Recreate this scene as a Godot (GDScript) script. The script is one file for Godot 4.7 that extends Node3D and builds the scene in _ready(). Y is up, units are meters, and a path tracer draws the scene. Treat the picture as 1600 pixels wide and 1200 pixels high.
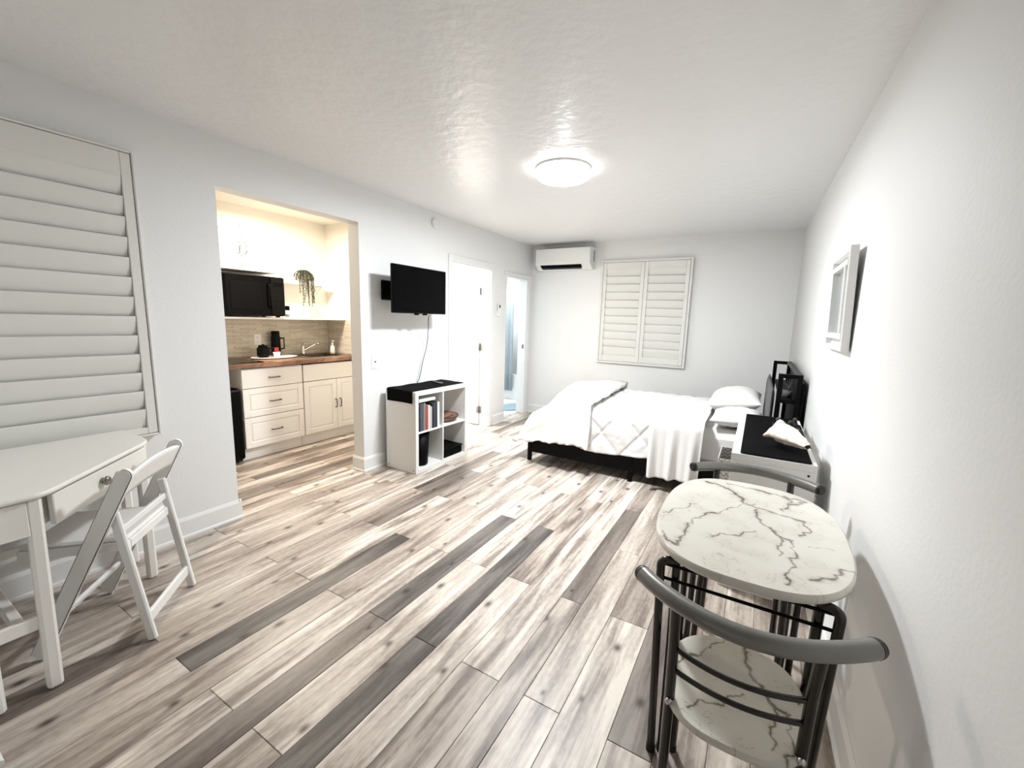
extends Node3D

# ------------------------------------------------------------------ mesh builder
class MB:
	var s := SurfaceTool.new()
	var off := Vector3.ZERO
	var ua := Vector3(1, 0, 0)
	var ub := Vector3(0, 0, 1)
	var uo := Vector2.ZERO
	func _init(o := Vector3.ZERO) -> void:
		off = o
		s.begin(Mesh.PRIMITIVE_TRIANGLES)
	func v(p: Vector3) -> void:
		s.set_uv(Vector2(p.dot(ua), p.dot(ub)) + uo)
		s.add_vertex(p - off)
	# a, b, c counter-clockwise seen from outside
	func tri(a: Vector3, b: Vector3, c: Vector3) -> void:
		v(a); v(c); v(b)
	func quad(a: Vector3, b: Vector3, c: Vector3, d: Vector3) -> void:
		tri(a, b, c); tri(a, c, d)
	func ctri(a: Vector3, b: Vector3, c: Vector3, m: Vector3) -> void:
		if (b - a).cross(c - a).dot((a + b + c) / 3.0 - m) < 0.0: tri(a, c, b)
		else: tri(a, b, c)
	func cquad(a: Vector3, b: Vector3, c: Vector3, d: Vector3, m: Vector3) -> void:
		ctri(a, b, c, m); ctri(a, c, d, m)
	func flat() -> MB:
		s.set_smooth_group(0xFFFFFFFF); return self
	func smooth(g := 0) -> MB:
		s.set_smooth_group(g); return self
	# box with chamfered edges, centre c, size z, chamfer h, turned by b
	func box(c: Vector3, z: Vector3, h := 0.0, b := Basis()) -> MB:
		flat()
		var e := z * 0.5
		if h <= 0.0:
			for ax in 3:
				for sg in [-1.0, 1.0]:
					var o := Vector3.ZERO; o[ax] = e[ax] * sg
					var p := Vector3.ZERO; p[(ax + 1) % 3] = e[(ax + 1) % 3]
					var q := Vector3.ZERO; q[(ax + 2) % 3] = e[(ax + 2) % 3]
					cquad(c + b * (o - p - q), c + b * (o + p - q), c + b * (o + p + q), c + b * (o - p + q), c)
			return self
		h = minf(h, 0.49 * minf(z.x, minf(z.y, z.z)))
		for ax in 3:
			var a1 := (ax + 1) % 3
			var a2 := (ax + 2) % 3
			for sg in [-1.0, 1.0]:
				var o := Vector3.ZERO; o[ax] = e[ax] * sg
				var p := Vector3.ZERO; p[a1] = e[a1] - h
				var q := Vector3.ZERO; q[a2] = e[a2] - h
				cquad(c + b * (o - p - q), c + b * (o + p - q), c + b * (o + p + q), c + b * (o - p + q), c)
			for s1 in [-1.0, 1.0]:
				for s2 in [-1.0, 1.0]:
					var l := Vector3.ZERO; l[ax] = e[ax] - h
					var p1 := Vector3.ZERO; p1[a1] = e[a1] * s1; p1[a2] = (e[a2] - h) * s2
					var p2 := Vector3.ZERO; p2[a1] = (e[a1] - h) * s1; p2[a2] = e[a2] * s2
					cquad(c + b * (p1 - l), c + b * (p1 + l), c + b * (p2 + l), c + b * (p2 - l), c)
		for sx in [-1.0, 1.0]:
			for sy in [-1.0, 1.0]:
				for sz in [-1.0, 1.0]:
					var k := Vector3(sx, sy, sz)
					var i := (e - Vector3(h, h, h)) * k
					ctri(c + b * (i + Vector3(h * sx, 0, 0)), c + b * (i + Vector3(0, h * sy, 0)), c + b * (i + Vector3(0, 0, h * sz)), c)
		return self
	func bar(a: Vector3, b: Vector3, w: float, t: float, h := 0.0, up := Vector3.UP) -> MB:
		# square bar from a to b, w across along up's side, t along up
		var y := (b - a).normalized()
		var x := y.cross(up).normalized()
		var z := x.cross(y).normalized()
		return box((a + b) * 0.5, Vector3(w, (b - a).length(), t), h, Basis(x, y, z))
	func tube(pts: PackedVector3Array, r: float, n := 10, caps := true, r2 := -1.0) -> MB:
		smooth(1)
		var rings: Array = []
		var nrm := Vector3.ZERO
		for i in pts.size():
			var t: Vector3
			if i == 0: t = (pts[1] - pts[0]).normalized()
			elif i == pts.size() - 1: t = (pts[i] - pts[i - 1]).normalized()
			else: t = ((pts[i] - pts[i - 1]).normalized() + (pts[i + 1] - pts[i]).normalized()).normalized()
			if i == 0:
				nrm = t.cross(Vector3.UP if absf(t.y) < 0.9 else Vector3.RIGHT).normalized()
			else:
				nrm = (nrm - t * nrm.dot(t)).normalized()
			var bi := t.cross(nrm)
			var rr := r
			if r2 >= 0.0: rr = lerpf(r, r2, float(i) / (pts.size() - 1))
			var ring := PackedVector3Array()
			for k in n:
				var a := TAU * k / n
				ring.append(pts[i] + (nrm * cos(a) + bi * sin(a)) * rr)
			rings.append(ring)
		for i in rings.size() - 1:
			for k in n:
				var k2 := (k + 1) % n
				quad(rings[i][k], rings[i][k2], rings[i + 1][k2], rings[i + 1][k])
		if caps:
			flat()
			for k in n:
				var k2 := (k + 1) % n
				tri(pts[0], rings[0][k2], rings[0][k])
				var e := pts.size() - 1
				tri(pts[e], rings[e][k], rings[e][k2])
		return self
	# profile of (radius, height) from bottom to top turned about the y axis at o
	func lathe(pr: Array, n: int, o := Vector3.ZERO, b := Basis(), hard := false) -> MB:
		for i in pr.size() - 1:
			if hard: smooth(2 + i % 20)
			else: smooth(1)
			for k in n:
				var a := TAU * k / n
				var a2 := TAU * (k + 1) / n
				if k == n - 1: a2 = 0.0
				var p: Vector2 = pr[i]
				var q: Vector2 = pr[i + 1]
				var A := o + b * Vector3(p.x * cos(a), p.y, -p.x * sin(a))
				var B := o + b * Vector3(p.x * cos(a2), p.y, -p.x * sin(a2))
				var C := o + b * Vector3(q.x * cos(a2), q.y, -q.x * sin(a2))
				var D := o + b * Vector3(q.x * cos(a), q.y, -q.x * sin(a))
				if p.x > 1e-5: tri(A, B, C)
				if q.x > 1e-5: tri(A, C, D)
		return self
	# polygon in x/z (seen from above, any turn), extruded from y0 to y1 with a chamfer h
	func slab(poly: PackedVector2Array, y0: float, y1: float, h := 0.0) -> MB:
		flat()
		var p := poly
		if Geometry2D.is_polygon_clockwise(p):
			p = p.duplicate(); p.reverse()
		var top := p
		if h > 0.0:
			var r := Geometry2D.offset_polygon(p, -h, Geometry2D.JOIN_MITER)
			if r.size() > 0 and r[0].size() == p.size():
				# line the two rings up
				var best := 0
				for i in p.size():
					if r[0][i].distance_to(p[0]) < r[0][best].distance_to(p[0]): best = i
				top = PackedVector2Array()
				for i in p.size(): top.append(r[0][(best + i) % p.size()])
			else: h = 0.0
		var rings := [[p, y0 + 0.0], [p, y1 - h]]
		if h > 0.0:
			rings = [[top, y0], [p, y0 + h], [p, y1 - h], [top, y1]]
		var n := p.size()
		for i in rings.size() - 1:
			smooth(3)
			for k in n:
				var k2 := (k + 1) % n
				var A: Vector2 = rings[i][0][k]; var B: Vector2 = rings[i][0][k2]
				var C: Vector2 = rings[i + 1][0][k2]; var D: Vector2 = rings[i + 1][0][k]
				var ya: float = rings[i][1]; var yb: float = rings[i + 1][1]
				quad(Vector3(A.x, ya, A.y), Vector3(D.x, yb, D.y), Vector3(C.x, yb, C.y), Vector3(B.x, ya, B.y))
		flat()
		var idx := Geometry2D.triangulate_polygon(top)
		for i in range(0, idx.size(), 3):
			var A := top[idx[i]]; var B := top[idx[i + 1]]; var C := top[idx[i + 2]]
			var m := Vector3((A.x + B.x + C.x) / 3.0, (y0 + y1) / 2.0, (A.y + B.y + C.y) / 3.0)
			ctri(Vector3(A.x, y1, A.y), Vector3(B.x, y1, B.y), Vector3(C.x, y1, C.y), m)
			ctri(Vector3(A.x, y0, A.y), Vector3(B.x, y0, B.y), Vector3(C.x, y0, C.y), m)
		return self
	# cloth: f(u, v) -> point, u and v in 0..1, thickness t
	func cloth(nu: int, nv: int, f: Callable, t: float) -> MB:
		var P: Array = []
		for i in nu + 1:
			var row := PackedVector3Array()
			for j in nv + 1: row.append(f.call(float(i) / nu, float(j) / nv))
			P.append(row)
		var Q: Array = []
		for i in nu + 1:
			var row := PackedVector3Array()
			for j in nv + 1:
				var du: Vector3 = P[mini(i + 1, nu)][j] - P[maxi(i - 1, 0)][j]
				var dv: Vector3 = P[i][mini(j + 1, nv)] - P[i][maxi(j - 1, 0)]
				row.append(P[i][j] - du.cross(dv).normalized() * t)
			Q.append(row)
		smooth(1)
		for i in nu:
			for j in nv:
				quad(P[i][j], P[i + 1][j], P[i + 1][j + 1], P[i][j + 1])
				quad(Q[i][j], Q[i][j + 1], Q[i + 1][j + 1], Q[i + 1][j])
		for i in nu:
			quad(P[i][0], Q[i][0], Q[i + 1][0], P[i + 1][0])
			quad(P[i][nv], P[i + 1][nv], Q[i + 1][nv], Q[i][nv])
		for j in nv:
			quad(P[0][j], P[0][j + 1], Q[0][j + 1], Q[0][j])
			quad(P[nu][j], Q[nu][j], Q[nu][j + 1], P[nu][j + 1])
		return self
	func pillow(c: Vector3, z: Vector3, b := Basis(), n := 22, p := 2.6, wr: FastNoiseLite = null) -> MB:
		smooth(1)
		var f := func(i: int, j: int, sg: float) -> Vector3:
			var u := sin((float(i) / n - 0.5) * PI)
			var w := sin((float(j) / n - 0.5) * PI)
			var e := pow(maxf(0.0, 1.0 - pow(absf(u), p)), 0.55) * pow(maxf(0.0, 1.0 - pow(absf(w), p)), 0.55)
			var pinch := 1.0 - 0.06 * (1.0 - u * u) * absf(w) - 0.06 * (1.0 - w * w) * absf(u)
			var y := sg * e * z.y * 0.5
			if wr: y += e * 0.012 * wr.get_noise_3d(u * 100.0, sg * 40.0, w * 100.0)
			return c + b * Vector3(u * z.x * 0.5 * pinch, y, w * z.z * 0.5 * pinch)
		for i in n:
			for j in n:
				quad(f.call(i, j, 1.0), f.call(i, j + 1, 1.0), f.call(i + 1, j + 1, 1.0), f.call(i + 1, j, 1.0))
				quad(f.call(i, j, -1.0), f.call(i + 1, j, -1.0), f.call(i + 1, j + 1, -1.0), f.call(i, j + 1, -1.0))
		return self
	func done() -> ArrayMesh:
		s.generate_normals()
		return s.commit()

# ------------------------------------------------------------------ helpers
var names := {}
var M := {}

func numbered(n: String) -> String:
	if not names.has(n):
		names[n] = 0
		return n
	names[n] += 1
	return "%s_%03d" % [n, names[n]]

func obj(called: String, b: MB, m: Material, parent: Node = self) -> MeshInstance3D:
	var o := MeshInstance3D.new()
	o.mesh = b.done()
	o.material_override = m
	o.name = numbered(called) if parent == self else called
	parent.add_child(o, true)
	return o

func thing(called: String, label: String, category: String, at := Vector3.ZERO, turn := 0.0, group := "") -> Node3D:
	var o := Node3D.new()
	o.name = numbered(called)
	add_child(o, true)
	o.position = at
	o.rotation.y = turn
	tag(o, label, category, group)
	return o

func tag(o: Node, label: String, category: String, group := "") -> Node:
	o.set_meta("label", label)
	o.set_meta("category", category)
	if group != "": o.set_meta("group", group)
	return o

func struct(called: String, b: MB, m: Material, label := "", category := "") -> MeshInstance3D:
	var o := obj(called, b, m)
	o.set_meta("kind", "structure")
	if label != "": o.set_meta("label", label)
	if category != "": o.set_meta("category", category)
	return o

func mat(c: Color, rough := 0.5, metal := 0.0, spec := 0.5) -> StandardMaterial3D:
	var m := StandardMaterial3D.new()
	m.albedo_color = c
	m.roughness = rough
	m.metallic = metal
	m.metallic_specular = spec
	return m

func noise_tex(sd: int, freq: float, size := 256, oct := 3, type := FastNoiseLite.TYPE_SIMPLEX_SMOOTH) -> ImageTexture:
	var n := FastNoiseLite.new()
	n.seed = sd
	n.frequency = freq
	n.noise_type = type
	n.fractal_octaves = oct
	return ImageTexture.create_from_image(n.get_seamless_image(size, size, false, false, 0.15, true))

func bumpy(m: StandardMaterial3D, t: Texture2D, cm: float, per_metre: float) -> StandardMaterial3D:
	m.heightmap_enabled = true
	m.heightmap_texture = t
	m.heightmap_scale = cm
	m.uv1_triplanar = true
	m.uv1_world_triplanar = true
	m.uv1_scale = Vector3.ONE * per_metre
	return m

func fin(b: float, lo: float, hi: float) -> float:
	return clampf((b - lo) / (hi - lo), 0.0, 1.0)

# ------------------------------------------------------------------ measures
const WL := -2.95      # left wall
const ZB := -5.58      # back wall
const HC := 2.44       # ceiling
const KX := -4.62      # kitchen back wall
func wr(z: float) -> float:   # right wall, a little out of square
	return 0.372 + 0.0167 * (z + 1.67)

func _ready() -> void:
	camera_and_light()
	materials()
	shell()
	floor_planks()
	shutters()
	doors_and_trim()
	ceiling_lamp()
	air_conditioner()
	kitchen()
	bathroom()
	television()
	book_shelf()
	bed()
	night_shelf()
	bistro()
	desk_corner()
	wall_bits()

func camera_and_light() -> void:
	var c := Camera3D.new()
	c.name = "camera"
	c.transform = Transform3D(Basis(Vector3(0.86195209, 0.02842507, -0.50619226), Vector3(-0.10190708, 0.98776335, -0.11806144), Vector3(0.49664226, 0.15334788, 0.85430141)).orthonormalized(), Vector3(0, 1.4, 0))
	c.fov = rad_to_deg(2.0 * atan(600.0 / 656.41))
	c.near = 0.03
	add_child(c)
	c.current = true
	var w := WorldEnvironment.new()
	w.name = "environment"
	var e := Environment.new()
	e.background_mode = Environment.BG_COLOR
	e.background_color = Color(0.5, 0.5, 0.5)
	e.tonemap_mode = Environment.TONE_MAPPER_LINEAR
	e.tonemap_exposure = 1.02
	e.sdfgi_enabled = true
	e.ssao_enabled = true
	e.ssil_enabled = true
	w.environment = e
	add_child(w)

func area(called: String, at: Vector3, size: Vector2, energy: float, c := Color.WHITE) -> AreaLight3D:
	var l := AreaLight3D.new()
	l.name = called
	l.position = at
	l.rotation_degrees.x = -90.0
	l.area_size = size
	l.light_energy = energy
	l.light_color = c
	l.area_range = 12.0
	l.shadow_enabled = true
	add_child(l)
	return l

func omni(called: String, at: Vector3, energy: float, size: float, c := Color.WHITE) -> OmniLight3D:
	var l := OmniLight3D.new()
	l.name = called
	l.position = at
	l.light_energy = energy
	l.light_size = size
	l.light_color = c
	l.omni_range = 12.0
	l.omni_attenuation = 2.0
	l.shadow_enabled = true
	add_child(l)
	return l

# ------------------------------------------------------------------ materials
func materials() -> void:
	var peel := noise_tex(3, 0.06, 256, 3)
	M.wall = bumpy(mat(Color(0.925, 0.925, 0.922), 0.6), peel, 0.035, 3.0)
	M.kitchen_wall = bumpy(mat(Color(0.93, 0.91, 0.87), 0.6), peel, 0.035, 3.0)
	M.ceiling = bumpy(mat(Color(0.935, 0.935, 0.932), 0.3), noise_tex(8, 0.022, 512, 4), 0.3, 0.8)
	M.ceiling.metallic_specular = 0.27
	M.trim = mat(Color(0.93, 0.93, 0.925), 0.35)
	M.shutter = mat(Color(0.89, 0.885, 0.865), 0.42)
	M.white = mat(Color(0.93, 0.93, 0.92), 0.35)
	M.white_satin = mat(Color(0.945, 0.935, 0.925), 0.45)
	M.desk = mat(Color(0.94, 0.93, 0.905), 0.4)
	M.shelf = mat(Color(0.92, 0.915, 0.9), 0.5)
	M.black = mat(Color(0.01, 0.01, 0.011), 0.5, 0.0, 0.22)
	M.black_metal = mat(Color(0.01, 0.01, 0.01), 0.45, 0.0, 0.25)
	M.black_gloss = mat(Color(0.006, 0.006, 0.007), 0.2, 0.0, 0.2)
	M.screen = mat(Color(0.004, 0.005, 0.007), 0.22, 0.0, 0.22)
	M.black_plastic = mat(Color(0.01, 0.01, 0.011), 0.4, 0.0, 0.25)
	M.gun = mat(Color(0.27, 0.265, 0.255), 0.22, 0.9)
	M.bar = mat(Color(0.52, 0.515, 0.5), 0.34, 0.6)
	M.chrome = mat(Color(0.8, 0.8, 0.8), 0.12, 1.0)
	M.nickel = mat(Color(0.24, 0.22, 0.2), 0.35, 0.8)
	M.steel = mat(Color(0.62, 0.6, 0.57), 0.28, 1.0)
	M.hinge = mat(Color(0.52, 0.52, 0.52), 0.35, 0.9)
	M.dark_grey = mat(Color(0.22, 0.22, 0.23), 0.6)
	M.rubber = mat(Color(0.02, 0.02, 0.02), 0.6)
	var weave := noise_tex(21, 0.12, 256, 2)
	M.bedding = bumpy(mat(Color(0.95, 0.945, 0.94), 0.85), weave, 0.12, 5.0)
	M.bedding.rim_enabled = true
	M.bedding.rim = 0.15
	M.cream_bedding = bumpy(mat(Color(0.95, 0.935, 0.91), 0.85), weave, 0.12, 5.0)
	M.sheet = bumpy(mat(Color(0.93, 0.92, 0.91), 0.8), weave, 0.1, 4.0)
	M.runner = bumpy(mat(Color(0.03, 0.03, 0.03), 0.9, 0.0, 0.2), noise_tex(31, 0.3, 256, 1), 0.3, 6.0)
	M.pad = bumpy(mat(Color(0.36, 0.36, 0.365), 0.85), weave, 0.1, 6.0)
	M.glass = mat(Color(0.9, 0.95, 0.95, 0.16), 0.03)
	M.glass.transparency = BaseMaterial3D.TRANSPARENCY_ALPHA
	M.counter = butcher_block()
	M.marble = marble()
	M.tile = mat(Color(0.84, 0.81, 0.75), 0.25)
	M.bath_tile = mat(Color(0.88, 0.9, 0.91), 0.3)

func butcher_block() -> StandardMaterial3D:
	# strips of walnut-like wood glued side by side: grain only
	var w := 256
	var h := 512
	var g := FastNoiseLite.new(); g.seed = 5; g.frequency = 0.02
	var r := RandomNumberGenerator.new(); r.seed = 77
	var tone: Array = []
	for i in 16 * 6: tone.append(r.randf())
	var im := Image.create(w, h, false, Image.FORMAT_RGB8)
	for y in h:
		for x in w:
			var strip := x / 32
			var piece := int((y + strip * 53) / 128.0) % 4
			var t: float = tone[strip * 6 + piece]
			t = clampf(t + 0.35 * g.get_noise_2d(x * 3.0, y * 0.35 + strip * 91.0), 0.0, 1.0)
			var c := Color(0.3, 0.2, 0.155).lerp(Color(0.66, 0.5, 0.4), t)
			im.set_pixel(x, y, c)
	im.generate_mipmaps()
	var m := mat(Color.WHITE, 0.35)
	m.albedo_texture = ImageTexture.create_from_image(im)
	return m

func seg_dist(p: Vector2, a: Vector2, b: Vector2) -> float:
	return p.distance_to(Geometry2D.get_closest_point_to_segment(p, a, b))

# printed marble: dark veins on off-white; the sheet covers 0.66 x 0.88 m
func marble() -> StandardMaterial3D:
	var w := 384
	var h := 512
	var veins := [[-0.129, -1.886, -0.043, -1.862, 0.018, -1.736, 0.09, -1.707, 0.138, -1.692, 0.184, -1.677], [-0.046, -1.917, 0.059, -1.908, 0.146, -1.892, 0.164, -1.835], [0.164, -1.835, 0.133, -1.731], [0.05, -1.705, 0.07, -1.59, 0.097, -1.54, 0.131, -1.513, 0.156, -1.506], [0.07, -1.59, 0.114, -1.516, 0.12, -1.452, 0.11, -1.382], [-0.071, -1.581, -0.13, -1.496, -0.141, -1.423, -0.14, -1.349, -0.147, -1.276, -0.191, -1.315, -0.211, -1.346], [-0.071, -1.581, -0.031, -1.658, 0.049, -1.744], [-0.07, -1.395, -0.001, -1.45, 0.052, -1.51], [0.156, -1.506, 0.155, -1.411, 0.138, -1.324, 0.124, -1.229], [0.186, -1.286, 0.231, -1.321, 0.267, -1.389, 0.295, -1.39], [0.188, -1.496, 0.266, -1.496], [0.194, -1.689, 0.205, -1.612, 0.167, -1.551], [-0.232, -1.474, -0.19, -1.545, -0.136, -1.632], [0.146, -1.892, 0.213, -1.882, 0.163, -1.814]]
	var wid := [5.5, 5.0, 3.5, 4.5, 2.5, 4.0, 2.0, 2.6, 3.0, 4.5, 1.8, 2.6, 1.6, 7.0]
	var f := PackedFloat32Array()
	f.resize(w * h)
	var soft := PackedFloat32Array()
	soft.resize(w * h)
	var n := FastNoiseLite.new(); n.seed = 12; n.frequency = 0.03; n.fractal_octaves = 4
	for k in veins.size():
		var p := PackedVector2Array()
		for i in range(0, veins[k].size(), 2):
			p.append(Vector2((veins[k][i] + 0.30) / 0.66 * w, (veins[k][i + 1] + 2.02) / 0.88 * h))
		for i in p.size() - 1:
			var L := p[i].distance_to(p[i + 1])
			var steps := int(L * 1.3) + 2
			for q in steps + 1:
				var c := p[i].lerp(p[i + 1], float(q) / steps)
				c += Vector2(n.get_noise_2d(c.x * 0.9, c.y * 0.9 + k * 40.0), n.get_noise_2d(c.y * 0.9 + 300.0, c.x * 0.9)) * 11.0
				var rad: float = 2.1 * wid[k] * (0.32 + 0.9 * absf(n.get_noise_2d(c.x + 900.0, c.y * 1.5))) * 0.5
				var hw := rad * 4.0
				for yy in range(maxi(0, int(c.y - hw)), mini(h - 1, int(c.y + hw)) + 1):
					for xx in range(maxi(0, int(c.x - hw)), mini(w - 1, int(c.x + hw)) + 1):
						var d := Vector2(xx, yy).distance_to(c)
						var id := yy * w + xx
						f[id] = maxf(f[id], clampf(1.25 - d / rad, 0.0, 1.0))
						soft[id] = maxf(soft[id], clampf(1.0 - d / hw, 0.0, 1.0))
	var im := Image.create(w, h, false, Image.FORMAT_RGB8)
	for y in h:
		for x in w:
			var id := y * w + x
			var cloud := n.get_noise_2d(x * 0.4, y * 0.4)
			var fine := absf(n.get_noise_2d(x * 0.8 + 500.0, y * 0.8))
			var thin := clampf(1.0 - fine * 30.0, 0.0, 1.0) * clampf(cloud * 3.0 - 0.1, 0.0, 0.35)
			var c := Color(0.89, 0.875, 0.835).lerp(Color(0.8, 0.78, 0.73), clampf(0.25 + cloud, 0.0, 0.8) * 0.45)
			c = c.lerp(Color(0.62, 0.585, 0.53), soft[id] * soft[id] * 0.8 * clampf(0.5 + cloud * 2.0, 0.0, 1.0))
			c = c.lerp(Color(0.4, 0.37, 0.335), maxf(f[id] * (0.72 + 0.6 * cloud), thin))
			im.set_pixel(x, y, c)
	im.generate_mipmaps()
	var m := mat(Color.WHITE, 0.22)
	m.albedo_texture = ImageTexture.create_from_image(im)
	m.uv1_scale = Vector3(1.0 / 0.66, 1.0 / 0.88, 1)
	m.uv1_offset = Vector3(0.30 / 0.66, 2.02 / 0.88, 0)
	return m

# ------------------------------------------------------------------ shell
func wallbox(b: MB, x0: float, x1: float, y0: float, y1: float, z0: float, z1: float) -> void:
	b.box(Vector3((x0 + x1) / 2, (y0 + y1) / 2, (z0 + z1) / 2), Vector3(absf(x1 - x0), absf(y1 - y0), absf(z1 - z0)))

func shell() -> void:
	var x0 := WL - 0.13
	# left wall with the kitchen opening and two doorways
	var b := MB.new()
	wallbox(b, x0, WL, 0, HC, 1.5, -1.41)
	wallbox(b, x0, WL, 2.152, HC, -1.41, -2.475)
	wallbox(b, x0, WL, 0, HC, -2.475, -3.71)
	wallbox(b, x0, WL, 2.0, HC, -3.71, -4.48)
	wallbox(b, x0, WL, 0, HC, -4.48, -4.85)
	wallbox(b, x0, WL, 1.965, HC, -4.85, -5.45)
	wallbox(b, x0, WL, 0, HC, -5.45, -7.2)
	struct("wall_left", b, M.wall)
	b = MB.new()
	wallbox(b, WL, 0.6, 0, HC, ZB, ZB - 0.15)
	struct("wall_back", b, M.wall)
	b = MB.new()
	b.slab(PackedVector2Array([Vector2(wr(1.5), 1.5), Vector2(wr(ZB), ZB), Vector2(0.6, ZB), Vector2(0.6, 1.5)]), 0, HC)
	struct("wall_right", b, M.wall)
	b = MB.new()
	wallbox(b, -3.08, 0.6, 0, HC, 1.5, 1.65)
	wallbox(b, WL, -1.885, 0, HC, -0.155, -0.03)
	struct("wall_near", b, M.wall)
	b = MB.new()
	wallbox(b, KX - 0.1, KX, 0, HC, -0.9, -3.47)
	struct("wall_kitchen_back", b, M.kitchen_wall)
	b = MB.new()
	wallbox(b, KX, x0, 0, HC, -3.37, -3.47)
	struct("wall_kitchen_end", b, M.kitchen_wall)
	b = MB.new()
	wallbox(b, KX - 0.1, x0, 0, HC, -0.8, -0.9)
	struct("wall_kitchen_near", b, M.kitchen_wall)
	# rooms beyond the two doorways
	b = MB.new()
	wallbox(b, -4.4, x0, 0, HC, -4.72, -4.8)
	wallbox(b, -4.5, -4.4, 0, HC, -3.47, -4.8)
	wallbox(b, -4.5, -4.4, 0, HC, -4.8, -7.2)
	wallbox(b, -4.4, x0, 0, HC, -7.1, -7.2)
	struct("wall_bathroom", b, M.wall)
	b = MB.new()
	wallbox(b, x0 - 0.0, 0.6, HC, HC + 0.1, 1.65, -7.3)
	struct("ceiling", b, M.ceiling)
	b = MB.new()
	wallbox(b, -4.8, x0, HC, HC + 0.1, -0.7, -7.3)
	struct("ceiling_kitchen", b, M.kitchen_wall)

# ------------------------------------------------------------------ floor
func plank_texture(sd: int, contrast: float, knots: int) -> ImageTexture:
	var w := 128
	var h := 1024
	var n := FastNoiseLite.new(); n.seed = sd; n.frequency = 0.01; n.fractal_octaves = 4
	var n2 := FastNoiseLite.new(); n2.seed = sd + 50; n2.frequency = 0.05; n2.fractal_octaves = 2
	var r := RandomNumberGenerator.new(); r.seed = sd * 13 + 1
	var kn: Array = []
	for i in knots: kn.append([r.randf_range(18, w - 18), r.randf_range(60, h - 60), r.randf_range(5, 11)])
	var data := PackedByteArray()
	data.resize(w * h * 3)
	var i := 0
	for y in h:
		for x in w:
			var fx := float(x)
			var fy := float(y)
			var dark_knot := 0.0
			for k in kn:
				var dx: float = fx - k[0]
				var dy: float = (fy - k[1]) * 0.5
				var d2: float = (dx * dx + dy * dy) / (k[2] * k[2])
				if d2 < 30.0:
					fx += dx * 1.6 / (1.0 + d2)          # grain bends round the knot
					dark_knot = maxf(dark_knot, exp(-d2 * 1.1))
			var broad := n.get_noise_2d(fx * 1.1, fy * 0.10)
			var streak := n.get_noise_2d(fx * 4.5 + 400.0, fy * 0.15)
			var hair := n2.get_noise_2d(fx * 7.0, fy * 0.07)
			var wash := n.get_noise_2d(fx * 1.7 + 900.0, fy * 0.19 + 70.0)
			var t := 0.55 + contrast * (0.85 * broad + 0.38 * streak) + 0.12 * hair + 0.09 * n2.get_noise_2d(fx * 1.3 + 77.0, fy * 0.5)
			if wash > 0.1: t += (wash - 0.1) * 1.1 * contrast
			t = clampf(t, 0.0, 1.0)
			var c := Color(0.43, 0.385, 0.36).lerp(Color(0.7, 0.665, 0.635), fin(t, 0.0, 0.55)).lerp(Color(0.94, 0.92, 0.89), fin(t, 0.45, 1.0))
			c = c.lerp(Color(0.2, 0.16, 0.14), dark_knot * 0.75)
			data[i] = int(clampf(c.r, 0, 1) * 255.0)
			data[i + 1] = int(clampf(c.g, 0, 1) * 255.0)
			data[i + 2] = int(clampf(c.b, 0, 1) * 255.0)
			i += 3
	var im := Image.create_from_data(w, h, false, Image.FORMAT_RGB8, data)
	im.generate_mipmaps()
	return ImageTexture.create_from_image(im)

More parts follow.
